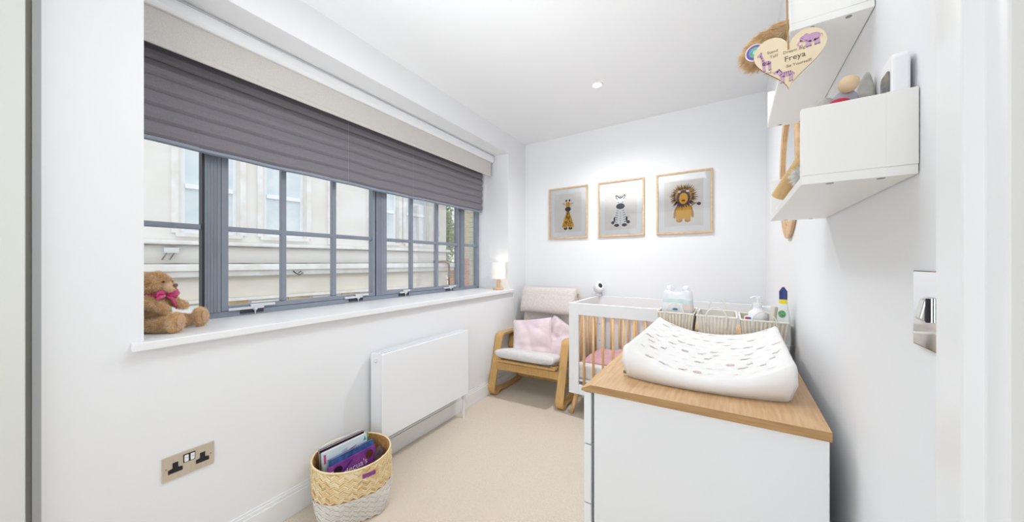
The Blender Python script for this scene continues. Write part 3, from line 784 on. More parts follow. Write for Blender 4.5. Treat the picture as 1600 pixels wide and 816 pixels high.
# the flat print: small faint animals and rainbows laid on the surface
def padpt(u, v):
    x0, x1 = xl(v); bow = -0.030*(1-(2*u-1)**2)
    y = (0.917+0.028*u+bow) + v*((1.500+0.015*u) - (0.917+0.028*u+bow))
    return (x0+(x1-x0)*u, y, ZT+0.0036+topz(u, v))
rnd = random.Random(21); b = B()
def motif(u, v, kind, mi):
    sc = 0.0095
    shapes = {0: [ell(0, 0, 1, .42, 10), ell(1.15, .45, .38, .3, 8), [(-.7, -.2), (-.5, -.2), (-.55, -1), (-.7, -1)], [(.4, -.2), (.6, -.2), (.6, -1), (.45, -1)]],
              1: [ell(0, 0, .8, .38, 10), [(.45, 0), (.7, 0), (1.0, 1.4), (.8, 1.4)], ell(1.05, 1.45, .3, .18, 8), [(-.6, -.2), (-.45, -.2), (-.5, -1.1), (-.65, -1.1)], [(.4, -.2), (.55, -.2), (.55, -1.1), (.4, -1.1)]],
              2: [[(-1.3, 0), (0, .12), (1.3, 0), (0, -.12)], [(-.4, .1), (-.2, .1), (-.5, .55)], [(.4, .1), (.6, .1), (.3, .55)]],
              3: [ell(0, .5, .12, .5, 8), ell(.4, .2, .12, .45, 8, rot=-1), ell(-.4, .2, .12, .45, 8, rot=1)]}
    if kind == 4:
        for r_ in (1.0, .55):
            o_ = ell(0, 0, r_, r_, 14); i_ = ell(0, 0, r_*.72, r_*.72, 14)
            for k in range(14): shapes.setdefault(4, []).append([o_[k], o_[(k+1) % 14], i_[(k+1) % 14], i_[k]])
    a = rnd.uniform(-0.3, 0.3)
    for sh in shapes[kind]:
        vs = []
        for (x, y) in sh:
            X = (x*math.cos(a)-y*math.sin(a))*sc/0.37; Y = (x*math.sin(a)+y*math.cos(a))*sc/0.57
            vs.append(b.verts.new(padpt(min(.985, max(.015, u+X)), v+Y)))
        b.faces.new(vs).material_index = mi
for j in range(11):
    for i in range(9):
        u = (i+0.5+(0.5 if j % 2 else 0))/9.6+rnd.uniform(-.02, .02); v = 0.085+j*0.083+rnd.uniform(-.012, .012)
        if u > 0.95 or u < 0.05: continue
        kind = rnd.choice([0, 0, 1, 2, 2, 3]); mi = rnd.choice([0, 0, 1, 1, 2])
        if (i, j) in ((4, 0), (3, 4), (6, 2)): kind, mi = 4, 3
        motif(u, v, kind, mi)
o = obj('mat_print', b, [mat('print_taupe', (217, 211, 203), .7), mat('print_sand', (230, 224, 214), .7), mat('print_grey', (206, 201, 195), .7), mat('print_rose', (212, 168, 164), .7)], pad); o['kind'] = 'stuff'
obj('clasp', box(-0.243, -0.236, 0.930, 0.938, ZT+0.006, ZT+0.014), mat('clasp_olive', (130, 130, 90), 0.5), t, bev=0.001)

# ------------------------------------------------------------------ rope baskets behind the mat
M_rope = mat('cotton_rope', (243, 240, 233), 0.9, rgb2=(236, 232, 222), vscale=60, bump=0.4, bscale=400)
M_ropeg = mat('grey_yarn', (200, 196, 186), 0.9)
def rope_basket(x0, x1, y0, y1, zr, label, col, handles):
    t = thing('storage_basket', label, 'basket', TR((x0+x1)/2, (y0+y1)/2, ZT), 'ribbed rope baskets behind the changing mat')
    hw, hd, h = (x1-x0)/2, (y1-y0)/2, zr-ZT
    bm = B(); per = []
    N = int((hw+hd)*4/0.0032)//4*4
    def pt(s, k):                       # s 0..1 around rounded rect, k 0 base .. 1 rim
        f = 0.86+0.14*k; a_, c_ = hw*f, hd*f; P4 = 4*(a_+c_)/2*2
        L = 2*(2*a_+2*c_)/1.0; d_ = s*(4*a_+4*c_)
        if d_ < 2*a_: p, nn = (-a_+d_, -c_), (0, -1)
        elif d_ < 2*a_+2*c_: p, nn = (a_, -c_+(d_-2*a_)), (1, 0)
        elif d_ < 4*a_+2*c_: p, nn = (a_-(d_-2*a_-2*c_), c_), (0, 1)
        else: p, nn = (-a_, c_-(d_-4*a_-2*c_)), (-1, 0)
        return p, nn
    rows = []
    for k in (0, 0.5, 1):
        row = []
        for i in range(N):
            p, nn = pt(i/N, k); off = (0.0016, 0, -0.0016, 0)[i % 4]*1.0
            row.append(bm.verts.new((p[0]+nn[0]*off, p[1]+nn[1]*off, k*(h-0.004)+0.0005)))
        rows.append(row)
    ring_faces = []
    for a, c in zip(rows, rows[1:]):
        for i in range(N):
            f = bm.faces.new((a[i], a[(i+1) % N], c[(i+1) % N], c[i])); f.material_index = 1 if (i % 4) in (1, 2) else 0
    inn = []
    for k in (0.04, 1):
        row = []
        for i in range(0, N, 4):
            p, nn = pt(i/N, k); row.append(bm.verts.new((p[0]*(1-0.004/hw)-nn[0]*.001, p[1]*(1-0.004/hd)-nn[1]*.001, k*(h-0.005))))
        inn.append(row)
    for i in range(len(inn[0])): bm.faces.new((inn[0][i], inn[1][i], inn[1][(i+1) % len(inn[0])], inn[0][(i+1) % len(inn[0])])).material_index = 1
    bm.faces.new(inn[0]); bm.faces.new(rows[0][::-1])
    obj('basket_wall', bm, [M_rope, col], t, smooth=False)
    rim = [(-hw, -hd, h-.004), (hw, -hd, h-.004), (hw, hd, h-.004), (-hw, hd, h-.004), (-hw, -hd, h-.004)]
    b = B()
    for a, c in zip(rim, rim[1:]): tube([a, c], 0.0035, 8, bm=b)
    obj('rim', b, M_rope, t)
    if handles:
        for yy, lift in handles:
            pts = [(hw*0.52*math.cos(a), yy*hd - (0.006 if yy < 0 else -0.006), (h-0.012)+lift*math.sin(a)) for a in [PI*i/16 for i in range(17)]]
            pts = [(pts[0][0], pts[0][1], h-0.055)]+pts+[(pts[-1][0], pts[-1][1], h-0.055)]
            obj('handle', tube(pts, 0.0022, 7), M_rope, t, smooth=True)
    return t
c1, c2 = mat('rope_tan', (216, 207, 186), 0.9), mat('rope_grey', (222, 218, 207), 0.9)
rope_basket(-0.262, -0.121, 1.555, 1.76, 0.950, 'left rope basket, the one holding the nappy pack', c1, [(-1, .05)])
rope_basket(-0.110, 0.028, 1.555, 1.76, 0.948, 'middle rope basket, empty, with two arched handles', c2, [(-1, .045), (1, .062)])
rope_basket(0.040, 0.184, 1.555, 1.76, 0.944, 'right rope basket, filled with bottles and wipes', c1, [(-1, .045), (1, .062)])

# nappy pack
t = thing('nappy_pack', 'crumpled white and mint nappy pack standing in the left basket', 'nappy pack', TR(-0.188, 1.640, 0.860))
b = B(); n = 22; G = {}
def pack(u, v, w_):    # rounded box shell
    pass
bmesh.ops.create_cube(b, size=1); bmesh.ops.subdivide_edges(b, edges=b.edges[:], cuts=9, use_grid_fill=True)
for v in b.verts:
    x, y, z = v.co*2
    r = (1-0.10*abs(x)**4*abs(y)**4)
    xx = x*0.060*(1-0.10*z*z)*r; yy = y*0.045*(1-.12*z*z)*r; zz = 0.090+z*0.082
    if z > 0.9: zz += 0.010*math.exp(-((abs(x)-0.6)/0.3)**2)-0.004
    nn = 0.012*noise.noise(Vector((x*1.8, y*1.8, z*2.1+5)))+0.006*noise.noise(Vector((x*5, y*5, z*5)))
    v.co = Vector((xx*(1+nn*9), yy*(1+nn*9), zz+nn*0.6))
for f in b.faces:
    c = f.calc_center_median(); z = c.z
    f.material_index = 1 if 0.118 < z < 0.135 and c.y < 0.05 else (2 if (c.z < 0.115 and c.x > 0.018 and c.z > 0.085 and c.y < 0) else 0)
M_pk = mat('nappy_pack_film', (240, 243, 246), 0.3, var=0.03, vscale=40)
pk = obj('pack_film', b, [M_pk, mat('pack_mint', (200, 226, 224), 0.35, rgb2=(214, 232, 232), vscale=60), mat('pack_peach', (240, 216, 206), 0.35, rgb2=(230, 220, 226), vscale=50)], t, smooth=True)
for x, a in ((-0.028, 0.4), (0.030, -0.5)):
    b = B(); bmesh.ops.create_icosphere(b, subdivisions=3, radius=1)
    for v in b.verts: v.co = Vector((v.co.x*0.017, v.co.y*0.013, v.co.z*0.014))*(1+0.35*noise.noise(v.co*2.2+Vector((x*90, 0, 0))))
    obj('gathered_corner', b, M_pk, t, TR(x*1.1, 0, 0.184, a), smooth=True)
b = B(); prism(ell(0, 0, .011, .005, 12), 0, .0006, bm=b); obj('logo_mark', b, mat('pack_blue', (90, 130, 160), .5), t, Matrix.Translation((-0.006, -0.0478, 0.098)) @ Matrix.Rotation(PI/2, 4, 'X'))

# things in the right basket
def T3(x, y): return TR(x, y, 0.8555)
t = thing('pump_bottle', 'white pump bottle standing in the right basket', 'bottle', T3(0.098, 1.632) @ Matrix.Scale(1.08, 4))
obj('bottle', lathe([(0.026, 0), (0.030, 0.004), (0.030, 0.085), (0.027, 0.10), (0.014, 0.112), (0.012, 0.12)], 28), M_white, t, smooth=True)
p_ = obj('pump', lathe([(0.013, 0.118), (0.013, 0.132), (0.005, 0.134), (0.005, 0.150), (0.010, 0.151), (0.010, 0.158)], 20), M_white, t)
obj('nozzle', tube([(0, 0, 0.156), (-0.015, -0.01, 0.156), (-0.024, -0.016, 0.150)], 0.0035, 8), M_white, p_)
obj('label', lathe([(0.0303, 0.035), (0.0303, 0.080)], 28, cap=False), mat('bottle_label', (226, 232, 244), 0.4, rgb2=(240, 240, 244), vscale=50), t, smooth=True)
o = thing('cotton_pad_bag', 'clear bag of white cotton pads beside the pump bottle', 'bag', T3(0.134, 1.665))
b = B(); bmesh.ops.create_cube(b, size=1); bmesh.ops.subdivide_edges(b, edges=b.edges[:], cuts=6, use_grid_fill=True)
for v in b.verts:
    x, y, z = v.co*2; k = 1+0.12*noise.noise(v.co*5); v.co = Vector((x*0.028*(1-.25*abs(z)**6)*k, y*0.026*(1-.25*abs(z)**6)*k, 0.066+z*0.064))
obj('bag_film', b, mat('milky_film', (232, 233, 234), 0.25), o, smooth=True)
o = obj('lotion_bottle', lathe([(0.016, 0), (0.018, 0.004), (0.018, 0.07), (0.010, 0.078), (0.010, 0.094), (0.002, 0.096)], 20), [M_white], None, T3(0.0635, 1.600), smooth=False)
tag(o, 'small white bottle at the left end of the right basket', 'bottle')
o = thing('toiletry_packet', 'small red white and blue packet in the left end of right basket', 'packet', TR(0.066, 1.574, 0.8555, 0.1))
obj('packet', box(-0.014, 0.014, -0.006, 0.006, 0, 0.097), M_white, o, bev=0.002)
obj('red_panel', box(-0.012, -0.002, -0.0068, -0.0061, 0.080, 0.096), mat('packet_red', (206, 70, 70), .5), o)
obj('blue_panel', box(-0.002, 0.006, -0.0068, -0.0061, 0.080, 0.096), mat('packet_blue', (90, 130, 190), .5), o)
o = thing('card_box', 'beige card box leaning in the right basket next to the wipes', 'box', TR(0.148, 1.60, 0.858, 0.9, ry=math.radians(8)))
obj('carton', box(-0.03, 0.03, -0.008, 0.008, 0, 0.135), mat('beige_card', (222, 214, 202), .7), o, bev=0.0015)
# wipes pouch: white with green emblem, yellow band, dark blue top
t = thing('wipes_pouch', 'upright white pouch with green emblem, yellow band and navy top', 'pouch', TR(0.1715, 1.585, 0.858, math.radians(-25)))
def pouch(z0, z1, w0, w1, d0, d1, mi, bm):
    N = 20; R = []
    for z, w_, d_ in ((z0, w0, d0), (z1, w1, d1)):
        R.append([bm.verts.new((w_*math.copysign(abs(math.cos(2*PI*i/N))**.7, math.cos(2*PI*i/N)), d_*math.copysign(abs(math.sin(2*PI*i/N))**.7, math.sin(2*PI*i/N)), z)) for i in range(N)])
    for i in range(N): bm.faces.new((R[0][i], R[0][(i+1) % N], R[1][(i+1) % N], R[1][i])).material_index = mi
b = B(); pouch(0, .10, .024, .020, .011, .010, 0, b); pouch(.10, .150, .020, .0125, .010, .008, 0, b); pouch(.150, .166, .0125, .0120, .008, .0075, 1, b)
pouch(.166, .196, .012, .0125, .0075, .006, 2, b); pouch(.196, .212, .0125, .003, .006, .001, 2, b)
pm = [mat('pouch_white', (232, 236, 234), .35), mat('pouch_yellow', (232, 220, 50), .35), mat('pouch_navy', (48, 62, 120), .3)]
bd = obj('pouch_body', b, pm, t, smooth=True)
b = B(); prism(ell(0, 0, .0115, .0135, 20), 0, .0008, bm=b); obj('emblem', b, mat('leaf_green', (120, 176, 112), .5, rgb2=(70, 130, 84), vscale=90), bd, Matrix.Translation((0, -0.0112, 0.112)) @ Matrix.Rotation(math.radians(86), 4, 'X'))
o = obj('nursery_clip', box(0, 0.012, 0, 0.012, 0, 0.016), mat('clip_pink_brown', (170, 120, 110), .5), None, TR(0.022, 1.527, 0.8505), bev=0.002)
tag(o, 'tiny brown clip on the oak top between the baskets', 'clip')

# ------------------------------------------------------------------ wall shelves on the right wall
def shelf(label, yn, yf, zb, wd, h):
    t = thing('wall_shelf', label, 'shelf', MR, 'white wall shelves')
    a, c = yn-3.003, yf-3.003; th = 0.012
    obj('base', box(-wd, -0.001, a, c, zb, zb+th), M_offw, t, bev=0.001)
    for y0 in (a, c-th):
        obj('end_panel', box(-wd, -0.001, y0, y0+th, zb+th, zb+h), M_offw, t, bev=0.001)
    obj('back_rail', box(-0.0135, -0.001, a+th, c-th, zb+th, zb+0.04), M_offw, t, bev=0.001)
    obj('rail_end', box(-0.0275, -0.001, a-0.0006, a, zb+th, zb+h), M_offw, t, bev=0.0004)
    for y in (a+0.006, c-0.012):
        for x in (-wd*0.72, -wd*0.28):
            obj('screw_cover', lathe([(0.004, 0), (0.004, 0.0006)], 10, T=TR(x, y+(0.002 if y < -2 and y == a+0.006 else 0), zb) @ Matrix.Rotation(PI, 4, 'X')), mat('cover_grey', (150, 146, 140), .5), t)
    return t
shelf('lower white shelf box holding the grey plush toy and white handset', 0.593, 1.083, 1.270, 0.107, 0.104)
shelf('upper white shelf box with the heart plaque hanging from it', 0.742, 1.245, 1.565, 0.103, 0.104)

# oval mirror
t = thing('wall_mirror', 'oval mirror in a pale wood frame behind the shelves', 'mirror', MR)
yc, zc_, ry, rz = 1.72-3.003, 1.530, 0.265, 0.272
def oval_ring(r_in, r_out, x0, x1, n=64):
    bm = B(); R = []
    for i in range(n):
        a = 2*PI*i/n; c_, s_ = math.cos(a), math.sin(a)
        R.append([bm.verts.new((x, yc+(ry+r)*c_, zc_+(rz+r)*s_)) for x, r in ((x0, r_in), (x1, r_in), (x1, r_out), (x0, r_out))])
    for i in range(n):
        a_, b_ = R[i], R[(i+1) % n]
        for k in range(4): bm.faces.new((a_[k], a_[(k+1) % 4], b_[(k+1) % 4], b_[k]))
    return bm
M_mf = mat('mirror_wood', (226, 190, 148), 0.5, rgb2=(206, 164, 116), vscale=8, stretch=(3, 3, 3))
obj('outer_frame', oval_ring(-0.050, 0.0, -0.012, -0.001), M_mf, t, bev=0.003)
obj('inner_rim', oval_ring(-0.062, -0.0505, -0.006, -0.001), M_mf, t, bev=0.002)
b = B(); b.faces.new([b.verts.new((-0.003, yc+(ry-0.055)*math.cos(2*PI*i/64), zc_+(rz-0.055)*math.sin(2*PI*i/64))) for i in range(64)])
obj('mirror_glass', b, M_chrome, t)

# heart plaque
M_ply = mat('pale_plywood', (236, 220, 190), 0.6, rgb2=(230, 210, 176), vscale=14)
hw_ = 0.057
Hdir = Vector((0.99, -0.02, 0)).normalized()
ang = math.radians(10)
def heart_pt(k):
    a = 2*PI*k
    return (16*math.sin(a)**3/16, (13*math.cos(a)-5*math.cos(2*a)-2*math.cos(3*a)-math.cos(4*a))/16)
MH = Matrix.Translation((0.086, 0.722, 1.504)) @ Matrix.Rotation(PI/2, 4, 'X')
t = thing('heart_plaque', 'wooden heart plaque with lilac animals hanging from the upper shelf', 'plaque', MH)
pts = [heart_pt(i/72) for i in range(72)]
b = prism([(x*0.0475-0.001, 0.0228+(y-0.3125)*0.0517) for x, y in pts], 0, 0.003)
b.normal_update()
for f in b.faces: f.material_index = 0 if abs(f.normal.z) > .5 else 1
pl = obj('plaque_board', b, [M_ply, mat('burnt_edge', (140, 78, 50), .7)], t)
M_ink = mat('engraved_brown', (150, 128, 100), .8); M_ink2 = mat('engraved_dark', (110, 90, 78), .8)
zt = 0.0033
for s_, sz, x, y, m_ in (('Dream Big!', .0066, .0065, .0128, M_ink), ('Freya', .0125, .007, -.0005, M_ink2), ('Be Yourself!', .0066, .012, -.0110, M_ink), ('Stand', .0066, -.0225, .0195, M_ink), ('Tall!', .0066, -.0205, .0115, M_ink), ('And...', .0066, -.027, -.0150, M_ink)):
    text(s_, sz, m_, pl, Matrix.Translation((x, y, zt)) @ Matrix.Rotation(math.radians(3), 4, 'Z'), depth=0.0002)
M_lil, M_lild = mat('lilac_print', (198, 158, 190), .7), mat('lilac_dark', (110, 70, 100), .7)
def beast(kind, x, y, s):
    b = B(); F = lambda pts, mi=0, lay=0: prism([(p[0]*s, p[1]*s) for p in pts], lay*.0002, lay*.0002+.0003, bm=b, mi=mi)
    if kind == 'elephant':
        F(ell(.25, 0, .75, .55, 18)); F(ell(-.6, .15, .42, .42, 16)); F(ell(-.35, .3, .3, .42, 14), 0, 1)
        F([(-.9, .1), (-1.25, -.2), (-1.3, -.45), (-1.05, -.7), (-.75, -.6), (-.8, -.5), (-1.05, -.55), (-1.15, -.4), (-1.05, -.15), (-.75, -.1)])
        for q in (-.35, -.05, .45, .75): F([(q-.12, -.3), (q+.12, -.3), (q+.12, -.95), (q-.12, -.95)]); F([(q-.13, -.95), (q+.13, -.95), (q+.13, -1.05), (q-.13, -1.05)], 1)
        F(ell(-.72, .25, .05, .05, 8), 1, 2); F([(.95, .2), (1.15, .1), (1.2, -.25), (1.1, .0)])
    elif kind == 'giraffe':
        F(ell(.25, -.35, .5, .28, 16)); F([(-.2, -.4), (.1, -.15), (-.15, .9), (-.4, .9)]); F(ell(-.42, .95, .3, .17, 12, rot=.5))
        for q in (-.15, .02, .45, .62): F([(q-.07, -.4), (q+.07, -.4), (q+.05, -1.3), (q-.07, -1.3)]); F([(q-.08, -1.3), (q+.06, -1.3), (q+.06, -1.4), (q-.08, -1.4)], 1)
        for q, w_ in ((-.22, .5), (-.12, .1), (.15, -.3), (.45, -.25), (-.3, .75), (.3, -.5)): F(ell(q, w_, .07, .09, 8), 1, 2)
        for q in (-.32, -.2): F([(q, 1.05), (q+.05, 1.05), (q+.05, 1.3), (q, 1.3)], 1)
    else:
        F(ell(.15, 0, .7, .34, 16)); F([(-.55, -.1), (-.25, .25), (-.6, .85), (-.9, .65)]); F(ell(-.92, .62, .34, .18, 12, rot=.5))
        for q in (-.4, -.15, .5, .75): F([(q-.09, -.15), (q+.09, -.15), (q+.02, -1.0), (q-.12, -1.0)]); F([(q-.14, -1.0), (q+.03, -1.0), (q+.03, -1.1), (q-.14, -1.1)], 1)
        for q in (-.1, .12, .34, .56): F([(q, .33), (q+.09, .33), (q+.02, -.1)], 1, 2)
        F([(-.3, .35), (-.2, .3), (-.55, .95), (-.68, .95)], 1, 2); F([(.82, .1), (1.0, -.2), (.95, -.35), (.78, 0)])
    return obj(kind+'_motif', b, [M_lil, M_lild], pl, Matrix.Translation((x, y, zt)) @ Matrix.Rotation(math.radians(4), 4, 'Z'))
beast('elephant', 0.026, 0.0275, 0.0130); beast('giraffe', -0.034, 0.0085, 0.0130); beast('zebra', -0.006, -0.0225, 0.0125)
obj('ribbon', tube([(-0.0015, 0.018, 0.004), (-0.0015, 0.026, 0.004), (-0.002, 0.06, -0.004), (-0.002, 0.15, -0.012)], 0.0012, 6), mat('jute_cord', (176, 140, 92), .9), t)

# furry toy on the upper shelf, behind the plaque
M_fur1 = mat('tawny_plush', (232, 204, 164), .95, rgb2=(196, 156, 104), vscale=60); 
t = thing('plush_lion', 'fluffy tawny toy lying on the upper shelf behind the plaque', 'soft toy', TR(0.0, 0, 0))
blob('body', [((0.120, 0.91, 1.612), (0.038, 0.055, 0.036)), ((0.098, 0.90, 1.634), (0.032, 0.045, 0.032)), ((0.074, 0.885, 1.622), (0.034, 0.036, 0.030), (0, -25, 0)), ((0.055, 0.87, 1.606), (0.024, 0.028, 0.021), (0, -35, 0))], M_fur1, t, vox=0.004, dens=12000, furlen=0.020, furw=0.0007, furm=mat('tawny_fur', (238, 212, 174), .95, rgb2=(206, 168, 118), vscale=70), seed=3, comb=(-0.75, -0.15, -0.62))
t2 = TR(0.0409, 0.742, 1.5435) @ Matrix.Rotation(math.radians(90), 4, 'X')
t = thing('round_badge', 'round purple and green sticker badge on the furry toy', 'badge', t2)
obj('disc', lathe([(0.0150, 0), (0.0150, 0.0015)], 32), M_white, t)
b = lathe([(0.0135, 0.0016), (0.0135, 0.0019)], 32); 
for f in b.faces: f.material_index = 0 if f.calc_center_median().y > -0.001 else 1
rg = obj('ring', b, [mat('badge_purple', (120, 96, 180), .5)], t)
obj('centre', lathe([(0.0095, 0.002), (0.0095, 0.0023)], 28), mat('badge_green', (96, 160, 150), .5, rgb2=(130, 190, 170), vscale=120), rg)
obj('emblem', lathe([(0.004, 0.0024), (0.004, 0.0027)], 20), mat('badge_mint', (176, 222, 200), .5), rg)

# grey plush toy in the lower shelf
t = thing('plush_donkey', 'grey plush toy with a tan muzzle peeking over the lower shelf', 'soft toy', TR(0, 0, 0))
M_gp = mat('grey_plush', (176, 174, 182), .95, rgb2=(158, 156, 166), vscale=60)
hd = blob('body', [((0.150, 0.775, 1.340), (0.036, 0.050, 0.055)), ((0.152, 0.735, 1.398), (0.022, 0.028, 0.026)), ((0.153, 0.722, 1.414), (0.0165, 0.020, 0.022))], M_gp, t, vox=0.004)
blob('muzzle', [((0.1530, 0.700, 1.4355), (0.0125, 0.014, 0.0128))], mat('tan_plush', (226, 200, 164), .95, var=.05, vscale=60), hd, vox=0.003)
b = B(); bmesh.ops.create_uvsphere(b, u_segments=20, v_segments=12, radius=1)
for v in b.verts: v.co = Vector((0.180+v.co.x*0.013*(1-v.co.z*.4)+v.co.z*0.004, 0.745+v.co.y*0.014*(1-.5*max(0, v.co.z)), 1.420+v.co.z*0.046))
M_ear = mat('ear_plush', (168, 164, 160), .95, rgb2=(196, 192, 184), vscale=40)
obj('ear', b, M_ear, hd, smooth=True)
b = B(); bmesh.ops.create_uvsphere(b, u_segments=20, v_segments=12, radius=1)
for v in b.verts: v.co = Vector((0.134+v.co.x*0.017-v.co.z*0.004, 0.725+v.co.y*0.014, 1.404+v.co.z*0.026))
obj('ear', b, M_ear, hd, smooth=True)
b = B(); bmesh.ops.create_uvsphere(b, u_segments=16, v_segments=10, radius=1)
for v in b.verts: v.co = Vector((0.141+v.co.x*0.012, 0.690+v.co.y*0.008, 1.4055+v.co.z*0.0065))
obj('red_scarf', b, mat('red_felt', (196, 50, 76), .9), hd, smooth=True)

# white handset with a small screen, standing against the wall at the shelf's near end
t = thing('monitor_handset', 'white rounded handset with a dark screen standing on lower shelf', 'monitor', TR(0.1700, 0.600, 1.283))
def rr(hw, hh, r, n=6):
    o = []
    for cx, cz, a0 in ((hw-r, hh-r, 0), (-hw+r, hh-r, 90), (-hw+r, -hh+r, 180), (hw-r, -hh+r, 270)):
        o += [(cx+r*math.cos(math.radians(a0+90*i/n)), cz+r*math.sin(math.radians(a0+90*i/n))) for i in range(n+1)]
    return o
TY = Matrix(((0, 0, 1, 0), (1, 0, 0, 0), (0, 1, 0, 0.071), (0, 0, 0, 1)))
RZ_ = Matrix.Rotation(math.radians(-3), 4, 'Z') @ Matrix.Rotation(math.radians(0), 4, 'Y')
b = prism(rr(0.024, 0.072, 0.010), 0.0, 0.016, T=RZ_ @ Matrix.Translation((0, 0.026, 0)) @ TY); bd = obj('case', b, M_white, t, bev=0.003)
b = prism(rr(0.017, 0.026, 0.007), -0.0012, -0.0002, T=RZ_ @ Matrix.Translation((0, 0.026, 0.028)) @ TY); obj('screen', b, mat('handset_screen', (70, 76, 66), .15, rgb2=(130, 134, 130), vscale=30), bd)

# wooden rattle stick in lower shelf
t = thing('wooden_rattle', 'pale wooden cylinder toy leaning out of the lower shelf', 'toy', TR(0, 0, 0))
obj('stick', tube([(0.086, 0.863, 1.2985), (0.119, 0.815, 1.359)], 0.0125, 20), mat('worn_wood', (222, 188, 134), .6, rgb2=(204, 168, 116), vscale=20), t, smooth=False)
blob('white_tuft', [((0.116, 0.800, 1.322), (0.013, 0.018, 0.012))], mat('white_plush', (236, 234, 230), .95), t, vox=.003, dens=900, furlen=.012)
b = B(); bmesh.ops.create_uvsphere(b, u_segments=12, v_segments=8, radius=0.007, matrix=Matrix.Translation((0.101, 0.690, 1.2895))); obj('red_bead', b, mat('red_bead', (206, 60, 60), .4), t, smooth=True)

# ------------------------------------------------------------------ teddy bear on the sill
MT = ML @ TR(-0.200, -2.700, 0.896, math.radians(-47))
t = thing('teddy_bear', 'brown teddy bear with pink ribbon seated on the sill by the window', 'teddy bear', MT)
M_bear = mat('teddy_plush', (240, 204, 156), .95, rgb2=(222, 176, 124), vscale=45, sheen=.3)
M_bearf = mat('teddy_fur', (250, 224, 184), .95, rgb2=(230, 188, 140), vscale=45, sheen=.3)
# local: +y = the way it faces (along the sill), x right, z up
bodyE = [((0, 0.0, 0.072), (0.056, 0.052, 0.066)), ((0, 0.004, 0.105), (0.044, 0.040, 0.045)), ((0, 0.015, 0.180), (0.050, 0.047, 0.045)),
         ((-0.038, 0.0, 0.213), (0.017, 0.010, 0.017)), ((0.038, 0.0, 0.213), (0.017, 0.010, 0.017)),
         ((-0.052, 0.030, 0.118), (0.018, 0.034, 0.018), (-35, 0, 18)), ((-0.050, 0.068, 0.096), (0.016, 0.028, 0.015), (-20, 0, -10)),
         ((0.052, 0.030, 0.116), (0.018, 0.034, 0.018), (-35, 0, -18)), ((0.050, 0.066, 0.096), (0.016, 0.028, 0.015), (-20, 0, 10)),
         ((-0.050, 0.055, 0.030), (0.025, 0.060, 0.026), (0, 0, 24)), ((-0.076, 0.118, 0.040), (0.027, 0.022, 0.038)),
         ((0.044, 0.055, 0.030), (0.025, 0.060, 0.026), (0, 0, -10)), ((0.056, 0.118, 0.040), (0.027, 0.022, 0.038))]
bear = blob('body', bodyE, M_bear, t, vox=0.0045, dens=30000, furlen=0.0095, furm=M_bearf, furw=0.0010, seed=5)
M_muz = mat('muzzle_plush', (226, 196, 160), .95, var=.06, vscale=60)
mz = blob('muzzle', [((0, 0.060, 0.168), (0.025, 0.022, 0.020)), ((0, 0.055, 0.180), (0.014, 0.016, 0.016))], M_muz, bear, vox=.003, dens=1500, furlen=.003, furw=.0006)
b = B(); bmesh.ops.create_uvsphere(b, u_segments=14, v_segments=10, radius=1, matrix=Matrix.Translation((0, 0.083, 0.177)) @ Matrix.Diagonal((.0095, .006, .007, 1)))
obj('nose', b, mat('nose_brown', (132, 92, 92), .6), mz, smooth=True)
obj('mouth', tube([(-0.008, 0.081, 0.162), (0, 0.083, 0.165), (0, 0.085, 0.172), (0, 0.083, 0.165), (0.008, 0.081, 0.162)], .0008, 5), M_black, mz)
for s_ in (-1, 1):
    b = B(); bmesh.ops.create_uvsphere(b, u_segments=12, v_segments=8, radius=.0048, matrix=Matrix.Translation((s_*0.021, 0.0570, 0.191))); obj('eye', b, mat('eye_black', (30, 24, 22), .1), bear, smooth=True)
for x in (-0.076, 0.056):
    b = B(); bmesh.ops.create_uvsphere(b, u_segments=20, v_segments=10, radius=1, matrix=Matrix.Translation((x, 0.137, 0.042)) @ Matrix.Diagonal((.020, .006, .029, 1)))
    obj('paw_pad', b, mat('paw_suede', (206, 168, 136), .9, var=.06, vscale=40), bear, smooth=True)
M_rib = mat('pink_ribbon', (216, 46, 122), .45, sheen=.3)
def ribbon(pts, w_, nrm=Vector((0, 1, 0))):
    bm = B(); L = []
    for i, p in enumerate(pts):
        p = Vector(p); d = (Vector(pts[min(i+1, len(pts)-1)])-Vector(pts[max(0, i-1)])).normalized(); s_ = d.cross(nrm).normalized()*w_/2
        L.append((bm.verts.new(p-s_), bm.verts.new(p+s_)))
    for a, c in zip(L, L[1:]): bm.faces.new((a[0], a[1], c[1], c[0]))
    return bm
ring = lathe([(0.038, 0.134), (0.041, 0.140), (0.041, 0.147), (0.037, 0.152)], 28, cap=False, T=Matrix.Translation((0, .008, 0)) @ Matrix.Diagonal((1.05, 1.0, 1, 1)))
rb = obj('ribbon', ring, M_rib, bear, smooth=True)
for pts, w_ in (([(0, .050, .142), (-.02, .062, .150), (-.045, .060, .152), (-.055, .058, .143), (-.04, .062, .135), (0, .052, .140)], .016),
                ([(0, .050, .142), (.02, .062, .150), (.045, .060, .150), (.052, .058, .142), (.04, .062, .134), (0, .052, .140)], .016),
                ([(0, .052, .140), (-.020, .062, .120), (-.030, .066, .096), (-.034, .066, .082)], .013),
                ([(0, .052, .140), (.03, .066, .138), (.062, .078, .136), (.090, .085, .132)], .011)):
    o = obj('bow_loop', ribbon(pts, w_), M_rib, rb, smooth=True); s2 = o.modifiers.new('s', 'SOLIDIFY'); s2.thickness = .0012

